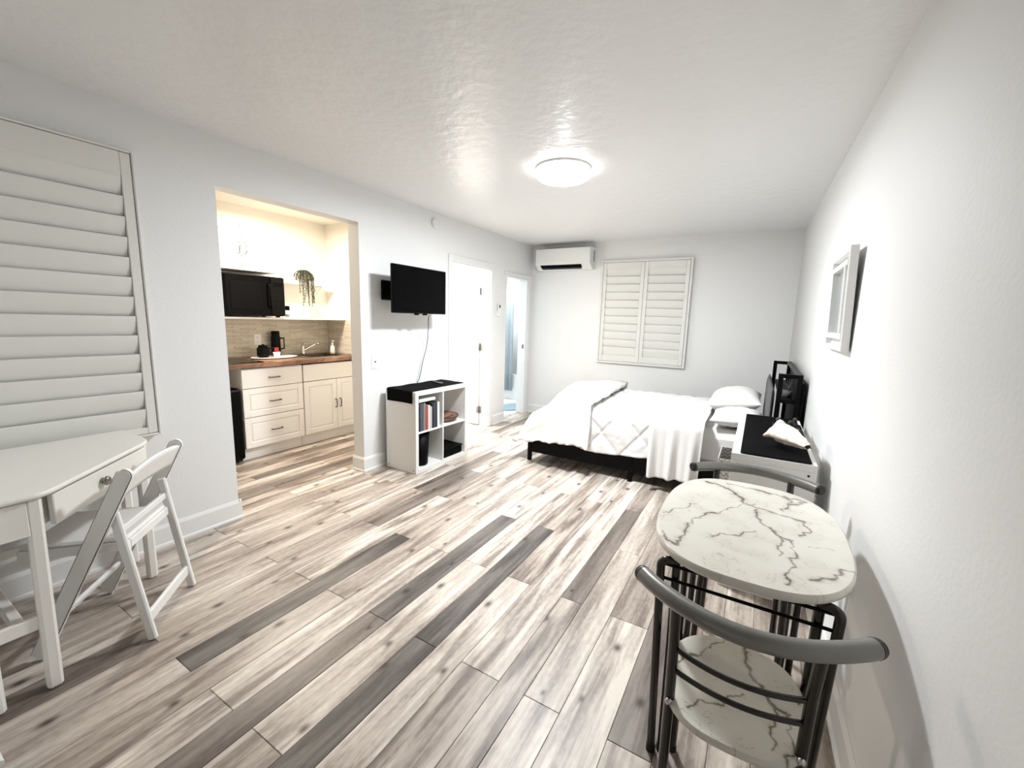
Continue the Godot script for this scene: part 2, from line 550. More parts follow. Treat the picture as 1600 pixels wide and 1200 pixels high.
func floor_planks() -> void:
	var b := MB.new()
	wallbox(b, -4.8, 0.6, -0.12, -0.0075, 1.65, -7.3)
	var fl := struct("floor", b, mat(Color(0.2, 0.18, 0.17), 0.8))
	fl.set_meta("label", "grey brown whitewashed wood plank floor of mixed widths")
	var tints := {"L": Color(0.965, 0.945, 0.925), "M": Color(0.84, 0.81, 0.785), "D": Color(0.62, 0.59, 0.57), "K": Color(0.475, 0.46, 0.45)}
	var mats := {}
	for key in tints: mats[key] = []
	for k in 6:
		var t := plank_texture(100 + k * 7, [0.45, 0.7, 0.85, 0.6, 0.75, 0.5][k], [1, 2, 1, 3, 0, 2][k])
		for key in tints:
			var m := mat(tints[key], 0.42)
			m.albedo_texture = t
			mats[key].append(m)
	var bd := [0.60, 0.455, 0.29, 0.115, -0.01, -0.16, -0.307, -0.484, -0.628, -0.741, -0.922, -1.06, -1.18, -1.353, -1.475, -1.64, -1.785, -1.915, -2.07, -2.215, -2.335, -2.51, -2.65, -2.77, -2.945, -3.085, -3.2, -3.38, -3.52, -3.64, -3.815, -3.955, -4.07, -4.25, -4.39, -4.51, -4.62]
	# tone seen in the photograph, by column and piece
	var tone := {"11_1": "K", "8_2": "D", "16_1": "K", "18_2": "D", "15_2": "M", "13_2": "K", "5_2": "D", "8_1": "M", "15_1": "M", "13_1": "D", "11_0": "D", "17_2": "L", "14_2": "L", "14_1": "L", "12_1": "L", "10_1": "L", "6_1": "L", "9_2": "L", "12_2": "L", "7_2": "L", "7_3": "L", "9_1": "M", "10_2": "M", "4_1": "M", "6_2": "M", "9_3": "L", "11_2": "K"}
	var r := RandomNumberGenerator.new(); r.seed = 4242
	for c in bd.size() - 1:
		var x1: float = bd[c]
		var x0: float = bd[c + 1]
		var s0 := 0.569 if c % 2 == 0 else 1.17
		for k in range(-1, 7):
			var za := s0 - 1.2045 * k
			var zb := za - 1.2045
			var zmax := 1.5
			var zmin := ZB
			if x0 < WL:
				zmax = -0.9; zmin = -3.37
			za = minf(za, zmax)
			zb = maxf(zb, zmin)
			var key := "%d_%d" % [c, k + (0 if c % 2 == 0 else 0)]
			var q := r.randf()
			var tn := "L" if q < 0.45 else ("M" if q < 0.8 else "D")
			if x1 < -1.9: tn = "L" if q < 0.3 else ("M" if q < 0.8 else "D")
			if tone.has(key): tn = tone[key]
			var vr := r.randi() % 6
			var uo := Vector2(r.randf() * 0.1, r.randf())
			var flip := 1.0 if r.randf() < 0.5 else -1.0
			if za - zb < 0.03: continue
			plank(fl, x0, x1, zb, za, mats[tn][vr], uo, flip)
	# thresholds of the two doorways
	plank(fl, -3.08, -2.945, -4.48, -3.71, mats["L"][1], Vector2(0, 0.2), 1.0)
	plank(fl, -3.08, -2.945, -5.45, -4.85, mats["L"][3], Vector2(0, 0.6), 1.0)
	# the little room behind the panelled door
	for c in 9:
		var x1: float = -3.08 - c * 0.15
		plank(fl, x1 - 0.15, x1, -4.72, -3.47, mats["L"][c % 6], Vector2(0, c * 0.37), 1.0)

func plank(parent: Node, x0: float, x1: float, z0: float, z1: float, m: Material, uo: Vector2, flip: float) -> void:
	var g := 0.0006
	var h := 0.0016
	var b := MB.new(Vector3((x0 + x1) / 2, 0, (z0 + z1) / 2))
	b.ua = Vector3(flip / 0.19, 0, 0)
	b.ub = Vector3(0, 0, flip / 1.25)
	b.uo = Vector2(uo.x * 0.4, fposmod(uo.y, 1.0) * 0.03) - Vector2((x0 if flip > 0.0 else x1) * flip / 0.19, (z0 if flip > 0.0 else z1) * flip / 1.25)
	x0 += g; x1 -= g; z0 += g; z1 -= g
	b.flat()
	b.quad(Vector3(x0 + h, 0, z1 - h), Vector3(x1 - h, 0, z1 - h), Vector3(x1 - h, 0, z0 + h), Vector3(x0 + h, 0, z0 + h))
	var o := [Vector3(x0, -0.0075, z1), Vector3(x1, -0.0075, z1), Vector3(x1, -0.0075, z0), Vector3(x0, -0.0075, z0)]
	var e := [Vector3(x0, -h, z1), Vector3(x1, -h, z1), Vector3(x1, -h, z0), Vector3(x0, -h, z0)]
	var t := [Vector3(x0 + h, 0, z1 - h), Vector3(x1 - h, 0, z1 - h), Vector3(x1 - h, 0, z0 + h), Vector3(x0 + h, 0, z0 + h)]
	for i in 4:
		var j := (i + 1) % 4
		b.quad(e[i], e[j], t[j], t[i])
		b.quad(o[i], o[j], e[j], e[i])
	var p := obj("plank", b, m, parent)
	p.position = b.off

# ------------------------------------------------------------------ shutters
# local frame: x along the wall, y up, z out of the wall
func louver(parent: Node, x0: float, x1: float, y: float, z: float, w: float, tilt: float) -> void:
	var b := MB.new()
	b.smooth(1)
	var n := 12
	var ring: Array = []
	for k in n:
		var a := TAU * k / n
		var p := Vector2(cos(a) * w * 0.5, sin(a) * 0.0055)
		p = p.rotated(tilt)
		ring.append(Vector2(p.x, p.y))
	for k in n:
		var p: Vector2 = ring[k]
		var q: Vector2 = ring[(k + 1) % n]
		b.quad(Vector3(x0, y + p.x, z + p.y), Vector3(x1, y + p.x, z + p.y), Vector3(x1, y + q.x, z + q.y), Vector3(x0, y + q.x, z + q.y))
	obj("louver", b, M.shutter, parent)

func shutter_panel(t: Node, x0: float, x1: float, y0: float, y1: float, stile: float, toprail: float, botrail: float, n: int, z: float, pivot := 0.028) -> void:
	var d := 0.028
	obj("stile", MB.new().box(Vector3(x0 + stile / 2, (y0 + y1) / 2, z), Vector3(stile, y1 - y0, d), 0.003), M.shutter, t)
	obj("stile", MB.new().box(Vector3(x1 - stile / 2, (y0 + y1) / 2, z), Vector3(stile, y1 - y0, d), 0.003), M.shutter, t)
	obj("rail", MB.new().box(Vector3((x0 + x1) / 2, y1 - toprail / 2, z), Vector3(x1 - x0 - 2 * stile - 0.001, toprail, d), 0.002), M.shutter, t)
	obj("rail", MB.new().box(Vector3((x0 + x1) / 2, y0 + botrail / 2, z), Vector3(x1 - x0 - 2 * stile - 0.001, botrail, d), 0.002), M.shutter, t)
	var ya := y0 + botrail
	var yb := y1 - toprail
	var pitch := (yb - ya) / n
	for i in n:
		louver(t, x0 + stile + 0.002, x1 - stile - 0.002, ya + pitch * (i + 0.5), z, pitch * 1.13, 0.2 + 0.03 * sin(i * 2.3))

func shutter_frame(t: Node, w: float, h: float, f: float, d: float) -> void:
	for s in [-1.0, 1.0]:
		obj("frame", MB.new().box(Vector3(s * (w / 2 - f / 2), h / 2, d / 2), Vector3(f, h, d), 0.004), M.shutter, t)
		obj("frame", MB.new().box(Vector3(0, h / 2 + s * (h / 2 - f / 2), d / 2), Vector3(w - 2 * f - 0.0005, f, d), 0.004), M.shutter, t)

func shutters() -> void:
	# back wall, two panels
	var w := 1.132
	var h := 1.343
	var t := thing("plantation_shutter", "closed white plantation shutter with two louvered panels on the back wall above the bed", "shutter", Vector3(-1.332, 0.848, ZB), 0.0)
	shutter_frame(t, w, h, 0.028, 0.045)
	obj("backing", MB.new().box(Vector3(0, h / 2, 0.004), Vector3(w - 0.05, h - 0.05, 0.006)), M.shutter, t)
	for s in 2:
		var xa := -w / 2 + 0.031 + s * (w / 2 - 0.031 + 0.001)
		var xb := xa + w / 2 - 0.033
		shutter_panel(t, xa, xb, 0.031, h - 0.031, 0.046, 0.078, 0.082, 11, 0.028)
	# left wall, beside the desk
	w = 1.2
	h = 1.51
	t = thing("plantation_shutter", "large closed white plantation shutter on the left wall above the corner desk", "shutter", Vector3(WL, 0.69, -1.01 + w / 2), PI / 2)
	shutter_frame(t, w, h, 0.012, 0.05)
	obj("backing", MB.new().box(Vector3(0, h / 2, 0.004), Vector3(w - 0.02, h - 0.02, 0.006)), M.shutter, t)
	shutter_panel(t, -w / 2 + 0.0145, w / 2 - 0.0145, 0.0145, h - 0.0145, 0.044, 0.115, 0.035, 13, 0.03)

# ------------------------------------------------------------------ doors, casings, baseboards
func baseboard(called: String, a: Vector3, c: Vector3, inward: Vector3, h := 0.13) -> void:
	# profile swept between two floor points
	var pr := [Vector2(0, 0), Vector2(0.022, 0), Vector2(0.022, 0.012), Vector2(0.013, 0.02), Vector2(0.013, h - 0.02), Vector2(0.008, h - 0.008), Vector2(0.004, h), Vector2(0, h)]
	var b := MB.new()
	b.flat()
	var m := (a + c) / 2 + Vector3(0, h / 2, 0) + inward * 0.006
	for i in pr.size():
		var p: Vector2 = pr[i]
		var q: Vector2 = pr[(i + 1) % pr.size()]
		b.cquad(a + inward * p.x + Vector3(0, p.y, 0), c + inward * p.x + Vector3(0, p.y, 0), c + inward * q.x + Vector3(0, q.y, 0), a + inward * q.x + Vector3(0, q.y, 0), m)
	for e in [a, c]:
		for i in range(1, pr.size() - 1):
			b.ctri(e + inward * pr[0].x + Vector3(0, pr[0].y, 0), e + inward * pr[i].x + Vector3(0, pr[i].y, 0), e + inward * pr[i + 1].x + Vector3(0, pr[i + 1].y, 0), m)
	struct(called, b, M.trim)

func doors_and_trim() -> void:
	baseboard("baseboard_left", Vector3(WL, 0, -0.16), Vector3(WL, 0, -1.425), Vector3(1, 0, 0))
	baseboard("baseboard_left_post", Vector3(WL, 0, -2.46), Vector3(WL, 0, -3.64), Vector3(1, 0, 0))
	baseboard("baseboard_left_far", Vector3(WL, 0, -4.56), Vector3(WL, 0, -4.845), Vector3(1, 0, 0))
	baseboard("baseboard_opening_near", Vector3(WL + 0.012, 0, -1.41), Vector3(WL - 0.142, 0, -1.41), Vector3(0, 0, -1))
	baseboard("baseboard_opening_far", Vector3(WL + 0.012, 0, -2.475), Vector3(WL - 0.142, 0, -2.475), Vector3(0, 0, 1))
	baseboard("baseboard_back", Vector3(WL, 0, ZB), Vector3(wr(ZB), 0, ZB), Vector3(0, 0, 1))
	baseboard("baseboard_right", Vector3(wr(1.5), 0, 1.5), Vector3(wr(ZB), 0, ZB), Vector3(-1, 0, -0.0167).normalized())
	baseboard("baseboard_near", Vector3(WL, 0, -0.155), Vector3(-1.872, 0, -0.155), Vector3(0, 0, -1), 0.125)
	# casings of the two doorways
	var n := 1
	for d in [[-3.71, -4.48, 2.0, 0.068], [-4.85, -5.45, 1.965, 0.05]]:
		var w: float = d[3]
		var b := MB.new()
		for z in [d[0] + w / 2 - 0.004, d[1] - w / 2 + 0.004]:
			if d[0] == -4.85 and z > -5.0: continue
			b.box(Vector3(WL + 0.008, d[2] / 2 + 0.002, z), Vector3(0.016, d[2] + 0.004, w), 0.004)
		b.box(Vector3(WL + 0.008, d[2] + w / 2, (d[0] + d[1]) / 2), Vector3(0.016, w, d[0] - d[1] + 2 * w - 0.008), 0.004)
		# jamb lining and stop
		for z in [d[0] - 0.009, d[1] + 0.009]:
			b.box(Vector3(WL - 0.065, d[2] / 2, z), Vector3(0.132, d[2], 0.018), 0.002)
		b.box(Vector3(WL - 0.065, d[2] - 0.009, (d[0] + d[1]) / 2), Vector3(0.132, 0.018, d[0] - d[1] - 0.036))
		struct("trim_%d" % n, b, M.trim)
		n += 1
	# the open panelled door, hinged on the far jamb
	var t := Node3D.new()
	t.name = "door_1"
	add_child(t)
	t.set_meta("kind", "structure")
	t.set_meta("label", "white six panel door standing open on grey hinges")
	t.position = Vector3(WL - 0.128, 0.012, -4.455)
	var wd := 0.735
	var dh := 1.965
	# leaf reaches away from the hinge along -x, its face turned to the camera (+z)
	var b2 := MB.new()
	b2.box(Vector3(-wd / 2 - 0.012, dh / 2, -0.006), Vector3(wd, dh, 0.022))
	obj("core", b2, M.white, t)
	var xs := [0.012, 0.115, 0.33, 0.435, 0.65, wd + 0.012]
	var ys := [0.0, 0.2, 0.78, 0.9, 1.43, 1.53, 1.84, dh]
	b2 = MB.new()
	for i in [0, 2, 4]:
		b2.box(Vector3(-(xs[i] + xs[i + 1]) / 2, dh / 2, 0.01), Vector3(xs[i + 1] - xs[i], dh, 0.012), 0.003)
	for i in [0, 2, 4, 6]:
		for j in [1, 3]:
			b2.box(Vector3(-(xs[j] + xs[j + 1]) / 2, (ys[i] + ys[i + 1]) / 2, 0.01), Vector3(xs[j + 1] - xs[j], ys[i + 1] - ys[i], 0.012), 0.003)
	obj("stiles_and_rails", b2, M.white, t)
	for i in [1, 3, 5]:
		for j in [1, 3]:
			obj("panel", MB.new().box(Vector3(-(xs[j] + xs[j + 1]) / 2, (ys[i] + ys[i + 1]) / 2, 0.007), Vector3(xs[j + 1] - xs[j] - 0.05, ys[i + 1] - ys[i] - 0.05, 0.012), 0.005), M.white, t)
	for y in [1.72, 1.02, 0.2]:
		var hb := MB.new()
		hb.box(Vector3(0.016, y, 0.003), Vector3(0.036, 0.09, 0.003), 0.0)
		hb.box(Vector3(-0.02, y, 0.017), Vector3(0.03, 0.09, 0.003), 0.0)
		hb.tube(PackedVector3Array([Vector3(-0.004, y - 0.045, 0.018), Vector3(-0.004, y + 0.045, 0.018)]), 0.007, 8)
		obj("hinge", hb, M.hinge, t)

# ------------------------------------------------------------------ lamps
func ceiling_lamp() -> void:
	var at := Vector3(-1.29, HC, -2.84)
	var t := thing("ceiling_light", "round flush white ceiling light, switched on, over the middle of the room", "ceiling light", at)
	obj("base_ring", MB.new().lathe([Vector2(0.0, 0.0), Vector2(0.188, 0.0), Vector2(0.19, -0.004), Vector2(0.19, -0.012), Vector2(0.184, -0.014)], 48), M.white, t)
	var g := mat(Color(1, 1, 1), 0.4)
	g.emission_enabled = true
	g.emission = Color(1, 0.99, 0.975)
	g.emission_energy_multiplier = 7.0
	obj("diffuser", MB.new().lathe([Vector2(0.184, -0.013), Vector2(0.186, -0.045), Vector2(0.18, -0.064), Vector2(0.165, -0.073), Vector2(0.12, -0.079), Vector2(0.0, -0.081)], 48), g, t)
	area("ceiling_light_glow", at + Vector3(0, -0.085, 0), Vector2(0.3, 0.3), 8.0, Color(0.965, 0.985, 1.0))
	omni("ceiling_light_dome", at + Vector3(0, -0.105, 0), 0.13, 0.02, Color(0.965, 0.985, 1.0))

# ------------------------------------------------------------------ air conditioner
func air_conditioner() -> void:
	var t := thing("air_conditioner", "white split air conditioner head high on the back wall", "air conditioner", Vector3(-2.405, 2.085, ZB))
	var w := 0.80
	# side profile (out of wall z, height y), swept along x
	var pr := PackedVector2Array([Vector2(0.002, 0.0), Vector2(0.10, 0.0), Vector2(0.135, 0.022), Vector2(0.19, 0.062), Vector2(0.2, 0.078), Vector2(0.197, 0.25), Vector2(0.18, 0.275), Vector2(0.002, 0.28)])
	var b := MB.new()
	b.flat()
	var m := Vector3(0, 0.14, 0.09)
	for i in pr.size():
		var p := pr[i]
		var q := pr[(i + 1) % pr.size()]
		b.cquad(Vector3(-w / 2, p.y, p.x), Vector3(w / 2, p.y, p.x), Vector3(w / 2, q.y, q.x), Vector3(-w / 2, q.y, q.x), m)
	for s in [-1.0, 1.0]:
		for i in range(1, pr.size() - 1):
			b.ctri(Vector3(s * w / 2, pr[0].y, pr[0].x), Vector3(s * w / 2, pr[i].y, pr[i].x), Vector3(s * w / 2, pr[i + 1].y, pr[i + 1].x), m)
	obj("housing", b, M.white, t)
	obj("front_panel", MB.new().box(Vector3(0, 0.168, 0.202), Vector3(w - 0.006, 0.2, 0.012), 0.004), M.white, t)
	# outlet slot with its flap
	var d := Vector3(0, 0.04, 0.055).normalized()
	obj("air_outlet", MB.new().box(Vector3(-0.03, 0.04, 0.162), Vector3(w - 0.2, 0.004, 0.058), 0.0, Basis(Vector3.RIGHT, deg_to_rad(-36.0))), M.black, t)
	obj("flap", MB.new().box(Vector3(-0.03, 0.012, 0.128), Vector3(w - 0.22, 0.005, 0.05), 0.002, Basis(Vector3.RIGHT, deg_to_rad(-12.0))), M.dark_grey, t)
	obj("end_cap", MB.new().box(Vector3(w / 2 - 0.035, 0.036, 0.16), Vector3(0.07, 0.006, 0.06), 0.002, Basis(Vector3.RIGHT, deg_to_rad(-36.0))), M.white, t)
	obj("side_grille", MB.new().box(Vector3(w / 2 + 0.001, 0.17, 0.06), Vector3(0.004, 0.14, 0.02), 0.001), M.dark_grey, t)

# ------------------------------------------------------------------ kitchen
func pull(parent: Node, a: Vector3, c: Vector3, out: Vector3) -> void:
	var b := MB.new()
	var o := out * 0.028
	b.tube(PackedVector3Array([a, a + o * 0.8, a.lerp(c, 0.08) + o, a.lerp(c, 0.5) + o * 1.1, a.lerp(c, 0.92) + o, c + o * 0.8, c]), 0.005, 8)
	obj("handle", b, M.nickel, parent)

# a front in the y/z plane facing +x at x
func front(t: Node3D, called: String, x: float, y0: float, y1: float, z0: float, z1: float, raised: bool) -> MeshInstance3D:
	var b := MB.new(t.position)
	var cy := (y0 + y1) / 2
	var cz := (z0 + z1) / 2
	var h := y1 - y0
	var w := z1 - z0
	if not raised:
		b.box(Vector3(x - 0.009, cy, cz), Vector3(0.018, h, w), 0.003)
	else:
		var f := 0.055
		b.box(Vector3(x - 0.013, cy, cz), Vector3(0.01, h, w))
		b.box(Vector3(x - 0.009, cy, z0 + f / 2), Vector3(0.018, h, f), 0.003)
		b.box(Vector3(x - 0.009, cy, z1 - f / 2), Vector3(0.018, h, f), 0.003)
		b.box(Vector3(x - 0.009, y0 + f / 2, cz), Vector3(0.018, f, w - 2 * f + 0.004), 0.003)
		b.box(Vector3(x - 0.009, y1 - f / 2, cz), Vector3(0.018, f, w - 2 * f + 0.004), 0.003)
		b.box(Vector3(x - 0.009, cy, cz), Vector3(0.016, h - 2 * f - 0.014, w - 2 * f - 0.014), 0.0075)
	return obj(called, b, M.white_satin, t)

func kitchen() -> void:
	var fx := -4.02
	var KB := KX + 0.004
	# drawer base
	var p := Vector3((KX + fx) / 2, 0, -2.32)
	var t := thing("drawer_cabinet", "white kitchen base cabinet with three drawers under the wooden worktop", "cabinet", p)
	var b := MB.new(p)
	b.box(Vector3((KB + fx - 0.02) / 2, 0.495, -2.32), Vector3(fx - 0.02 - KB, 0.76, 0.595))
	obj("body", b, M.white_satin, t)
	obj("toe_kick", MB.new(p).box(Vector3((KB + fx - 0.07) / 2, 0.057, -2.32), Vector3(fx - 0.07 - KB, 0.113, 0.595)), M.white_satin, t)
	for d in [[0.692, 0.868, false], [0.418, 0.686, true], [0.125, 0.412, true]]:
		var fr := front(t, "drawer", fx, d[0], d[1], -2.614, -2.024, d[2])
		var y: float = (d[0] + d[1]) / 2
		pull(fr, Vector3(fx, y, -2.27) - p, Vector3(fx, y, -2.37) - p, Vector3(1, 0, 0))
	# sink base
	p = Vector3((KX + fx) / 2, 0, -2.99)
	t = thing("sink_cabinet", "white kitchen base cabinet with two raised panel doors below the sink", "cabinet", p)
	obj("body", MB.new(p).box(Vector3((KB + fx - 0.02) / 2, 0.4, -2.99), Vector3(fx - 0.02 - KB, 0.57, 0.735)), M.white_satin, t)
	obj("toe_kick", MB.new(p).box(Vector3((KB + fx - 0.07) / 2, 0.057, -2.99), Vector3(fx - 0.07 - KB, 0.113, 0.735)), M.white_satin, t)
	front(t, "false_front", fx, 0.692, 0.868, -3.362, -2.626, false)
	var dr := front(t, "door", fx, 0.125, 0.686, -3.018, -2.626, true)
	pull(dr, Vector3(fx, 0.37, -2.995) - p, Vector3(fx, 0.46, -2.995) - p, Vector3(1, 0, 0))
	dr = front(t, "door", fx, 0.125, 0.686, -3.362, -3.022, true)
	pull(dr, Vector3(fx, 0.37, -3.05) - p, Vector3(fx, 0.46, -3.05) - p, Vector3(1, 0, 0))
	# worktop with the sink cut out
	b = MB.new()
	b.ua = Vector3(1.0 / 0.32, 0.7, 0)
	b.ub = Vector3(0, 1.5, 1.0 / 0.64)
	var yt := 0.905
	for q in [[KB, -3.995, -0.92, -2.76], [KB, -4.52, -2.76, -3.26], [-4.11, -3.995, -2.76, -3.26], [KB, -3.995, -3.26, -3.365]]:
		b.box(Vector3((q[0] + q[1]) / 2, yt, (q[2] + q[3]) / 2), Vector3(q[1] - q[0], 0.04, q[2] - q[3]))
	tag(obj("worktop", b, M.counter), "brown butcher block worktop along the kitchen back wall", "worktop")
	# black mini fridge
	p = Vector3(-4.3, 0, -1.765)
	t = thing("mini_fridge", "black mini fridge under the worktop left of the drawers", "fridge", p)
	obj("body", MB.new().box(Vector3(0, 0.36, 0), Vector3(0.5, 0.68, 0.48), 0.006), M.black, t)
	obj("door", MB.new().box(Vector3(0.278, 0.37, 0), Vector3(0.05, 0.65, 0.48), 0.012), M.black, t)
	for s in [[-1, -1], [-1, 1], [1, -1], [1, 1]]:
		obj("foot", MB.new().lathe([Vector2(0.0, 0), Vector2(0.018, 0), Vector2(0.018, 0.022), Vector2(0, 0.022)], 10, Vector3(s[0] * 0.2, 0, s[1] * 0.19), Basis(), true), M.rubber, t)
	# upper cabinet
	p = Vector3(-4.47, 1.785, -2.255)
	t = thing("wall_cabinet", "white kitchen wall cabinet with two raised panel doors above the microwave", "cabinet", p)
	obj("body", MB.new(p).box(Vector3(-4.477, 2.01, -2.255), Vector3(0.278, 0.45, 0.688)), M.white_satin, t)
	dr = front(t, "door", -4.32, 1.787, 2.233, -2.597, -2.259, true)
	pull(dr, Vector3(-4.32, 1.94, -2.285) - p, Vector3(-4.32, 2.04, -2.285) - p, Vector3(1, 0, 0))
	dr = front(t, "door", -4.32, 1.787, 2.233, -2.251, -1.913, true)
	pull(dr, Vector3(-4.32, 1.94, -2.225) - p, Vector3(-4.32, 2.04, -2.225) - p, Vector3(1, 0, 0))
	# shelves
	tag(obj("wall_shelf", MB.new().box(Vector3(-4.443, 1.335, -2.653), Vector3(0.346, 0.02, 1.425), 0.003), M.white), "long white shelf carrying the microwave above the backsplash", "shelf")
	t = thing("wall_shelf", "small white shelf on brackets holding the trailing plant", "shelf", Vector3(-4.62, 1.72, -2.96))
	obj("board", MB.new().box(Vector3(0.1, 0, -0.0), Vector3(0.2, 0.018, 0.66), 0.003), M.white, t)
	for z in [-0.24, 0.24]:
		var br := MB.new()
		br.box(Vector3(0.008, -0.08, z), Vector3(0.012, 0.14, 0.02)).box(Vector3(0.085, -0.016, z), Vector3(0.16, 0.012, 0.02))
		br.bar(Vector3(0.012, -0.14, z), Vector3(0.15, -0.02, z), 0.012, 0.012)
		obj("bracket", br, M.white, t)
	# microwave
	p = Vector3(-4.42, 1.345, -2.325)
	t = thing("microwave", "black microwave oven on the long white shelf", "microwave", p)
	obj("body", MB.new().box(Vector3(-0.01, 0.206, 0), Vector3(0.34, 0.39, 0.57), 0.006), M.black, t)
	for s in [[-1, -1], [-1, 1], [1, -1], [1, 1]]:
		obj("foot", MB.new().box(Vector3(s[0] * 0.13, 0.006, s[1] * 0.23), Vector3(0.03, 0.012, 0.03), 0.002), M.rubber, t)
	var md := obj("door", MB.new().box(Vector3(0.169, 0.206, 0.07), Vector3(0.022, 0.38, 0.42), 0.006), M.black_gloss, t)
	obj("window", MB.new().box(Vector3(0.181, 0.206, 0.09), Vector3(0.003, 0.25, 0.29), 0.001), M.screen, md)
	obj("handle", MB.new().tube(PackedVector3Array([Vector3(0.178, 0.09, -0.12), Vector3(0.205, 0.11, -0.12), Vector3(0.205, 0.31, -0.12), Vector3(0.178, 0.33, -0.12)]), 0.007, 8), M.black_gloss, md)
	var cp := obj("control_panel", MB.new().box(Vector3(0.169, 0.206, -0.213), Vector3(0.02, 0.38, 0.14), 0.004), M.black_plastic, t)
	obj("display", MB.new().box(Vector3(0.18, 0.325, -0.213), Vector3(0.003, 0.035, 0.09), 0.001), M.screen, cp)
	for i in 4:
		for j in 3:
			obj("button", MB.new().box(Vector3(0.18, 0.25 - i * 0.045, -0.185 - j * 0.028), Vector3(0.003, 0.018, 0.018), 0.001), M.black, cp)
	# little dark jar beside it
	t = thing("spice_jar", "tiny clear jar with black lid beside the microwave", "jar", Vector3(-4.32, 1.345, -2.675))
	obj("lid", MB.new().lathe([Vector2(0, 0.075), Vector2(0.025, 0.075), Vector2(0.025, 0.12), Vector2(0, 0.122)], 14, Vector3.ZERO, Basis(), true), M.black, t)
	obj("glass", MB.new().lathe([Vector2(0, 0.0), Vector2(0.023, 0.0), Vector2(0.024, 0.06), Vector2(0.02, 0.075), Vector2(0, 0.075)], 14), M.glass, t)
	obj("pepper", MB.new().lathe([Vector2(0, 0.004), Vector2(0.019, 0.004), Vector2(0.019, 0.035), Vector2(0, 0.035)], 14, Vector3.ZERO, Basis(), true), mat(Color(0.3, 0.28, 0.26), 0.8), t)
	trailing_plant()
	backsplash()
	counter_things()
	# kitchen ceiling lamp
	var at := Vector3(-3.86, HC, -2.45)
	t = thing("ceiling_light", "round white kitchen ceiling light behind the top edge of the opening", "ceiling light", at)
	obj("base_ring", MB.new().lathe([Vector2(0.0, 0.0), Vector2(0.148, 0.0), Vector2(0.15, -0.004), Vector2(0.15, -0.024), Vector2(0.145, -0.027)], 40), M.white, t)
	var g := mat(Color(1, 1, 1), 0.4)
	g.emission_enabled = true
	g.emission = Color(1, 0.93, 0.82)
	g.emission_energy_multiplier = 4.0
	obj("diffuser", MB.new().lathe([Vector2(0.145, -0.026), Vector2(0.146, -0.045), Vector2(0.13, -0.058), Vector2(0.08, -0.064), Vector2(0.0, -0.065)], 40), g, t)
	area("kitchen_light_glow", at + Vector3(0, -0.07, 0), Vector2(0.24, 0.24), 5.0, Color(1, 0.955, 0.89))

func backsplash() -> void:
	# thin horizontal strips of glossy tile between worktop and shelf; the rows are a few pixels high
	var t := thing("backsplash", "beige glossy strip tile backsplash behind the sink", "backsplash", Vector3(KX + 0.003, 0.926, -2.2))
	var r := RandomNumberGenerator.new(); r.seed = 9
	var cols := [Color(0.83, 0.8, 0.74), Color(0.79, 0.755, 0.69), Color(0.86, 0.835, 0.78)]
	for k in 3:
		r.seed = 9
		var b := MB.new(t.position - Vector3(0.003, 0, 0.003))
		var b2 := MB.new(t.position - Vector3(0.003, 0, 0.003))
		var y := 0.927
		var row := 0
		while y < 1.318:
			var z := -0.93 - 0.07 * (row % 3)
			var h := 0.0175
			while z > -3.36:
				var l := 0.15
				var z1 := maxf(z - l, -3.364)
				var pick := r.randi() % 3
				var d := r.randf_range(0.0045, 0.0065)
				if pick == k:
					b.box(Vector3(KX + d / 2, y + h / 2, (z + z1) / 2), Vector3(d, h - 0.0016, z - z1 - 0.0016), 0.001)
				z = z1
			# the short return on the end wall
			var x := KX + 0.007
			while x < -4.03:
				var x1 := minf(x + 0.15, -4.02)
				if r.randi() % 3 == k:
					b2.box(Vector3((x + x1) / 2, y + h / 2, -3.37 + 0.003), Vector3(x1 - x - 0.0016, h - 0.0016, 0.006), 0.001)
				x = x1
			y += h
			row += 1
		var m := mat(cols[k], 0.18)
		obj("tile_strips", b, m, t).set_meta("kind", "stuff")
		obj("tile_strips", b2, m, t).set_meta("kind", "stuff")
	obj("grout", MB.new(t.position - Vector3(0.003, 0, 0.003)).box(Vector3(KX + 0.001, 1.1225, -2.14), Vector3(0.002, 0.392, 2.42)).box(Vector3(-4.32, 1.1225, -3.369), Vector3(0.59, 0.392, 0.002)), mat(Color(0.78, 0.75, 0.69), 0.7), t)

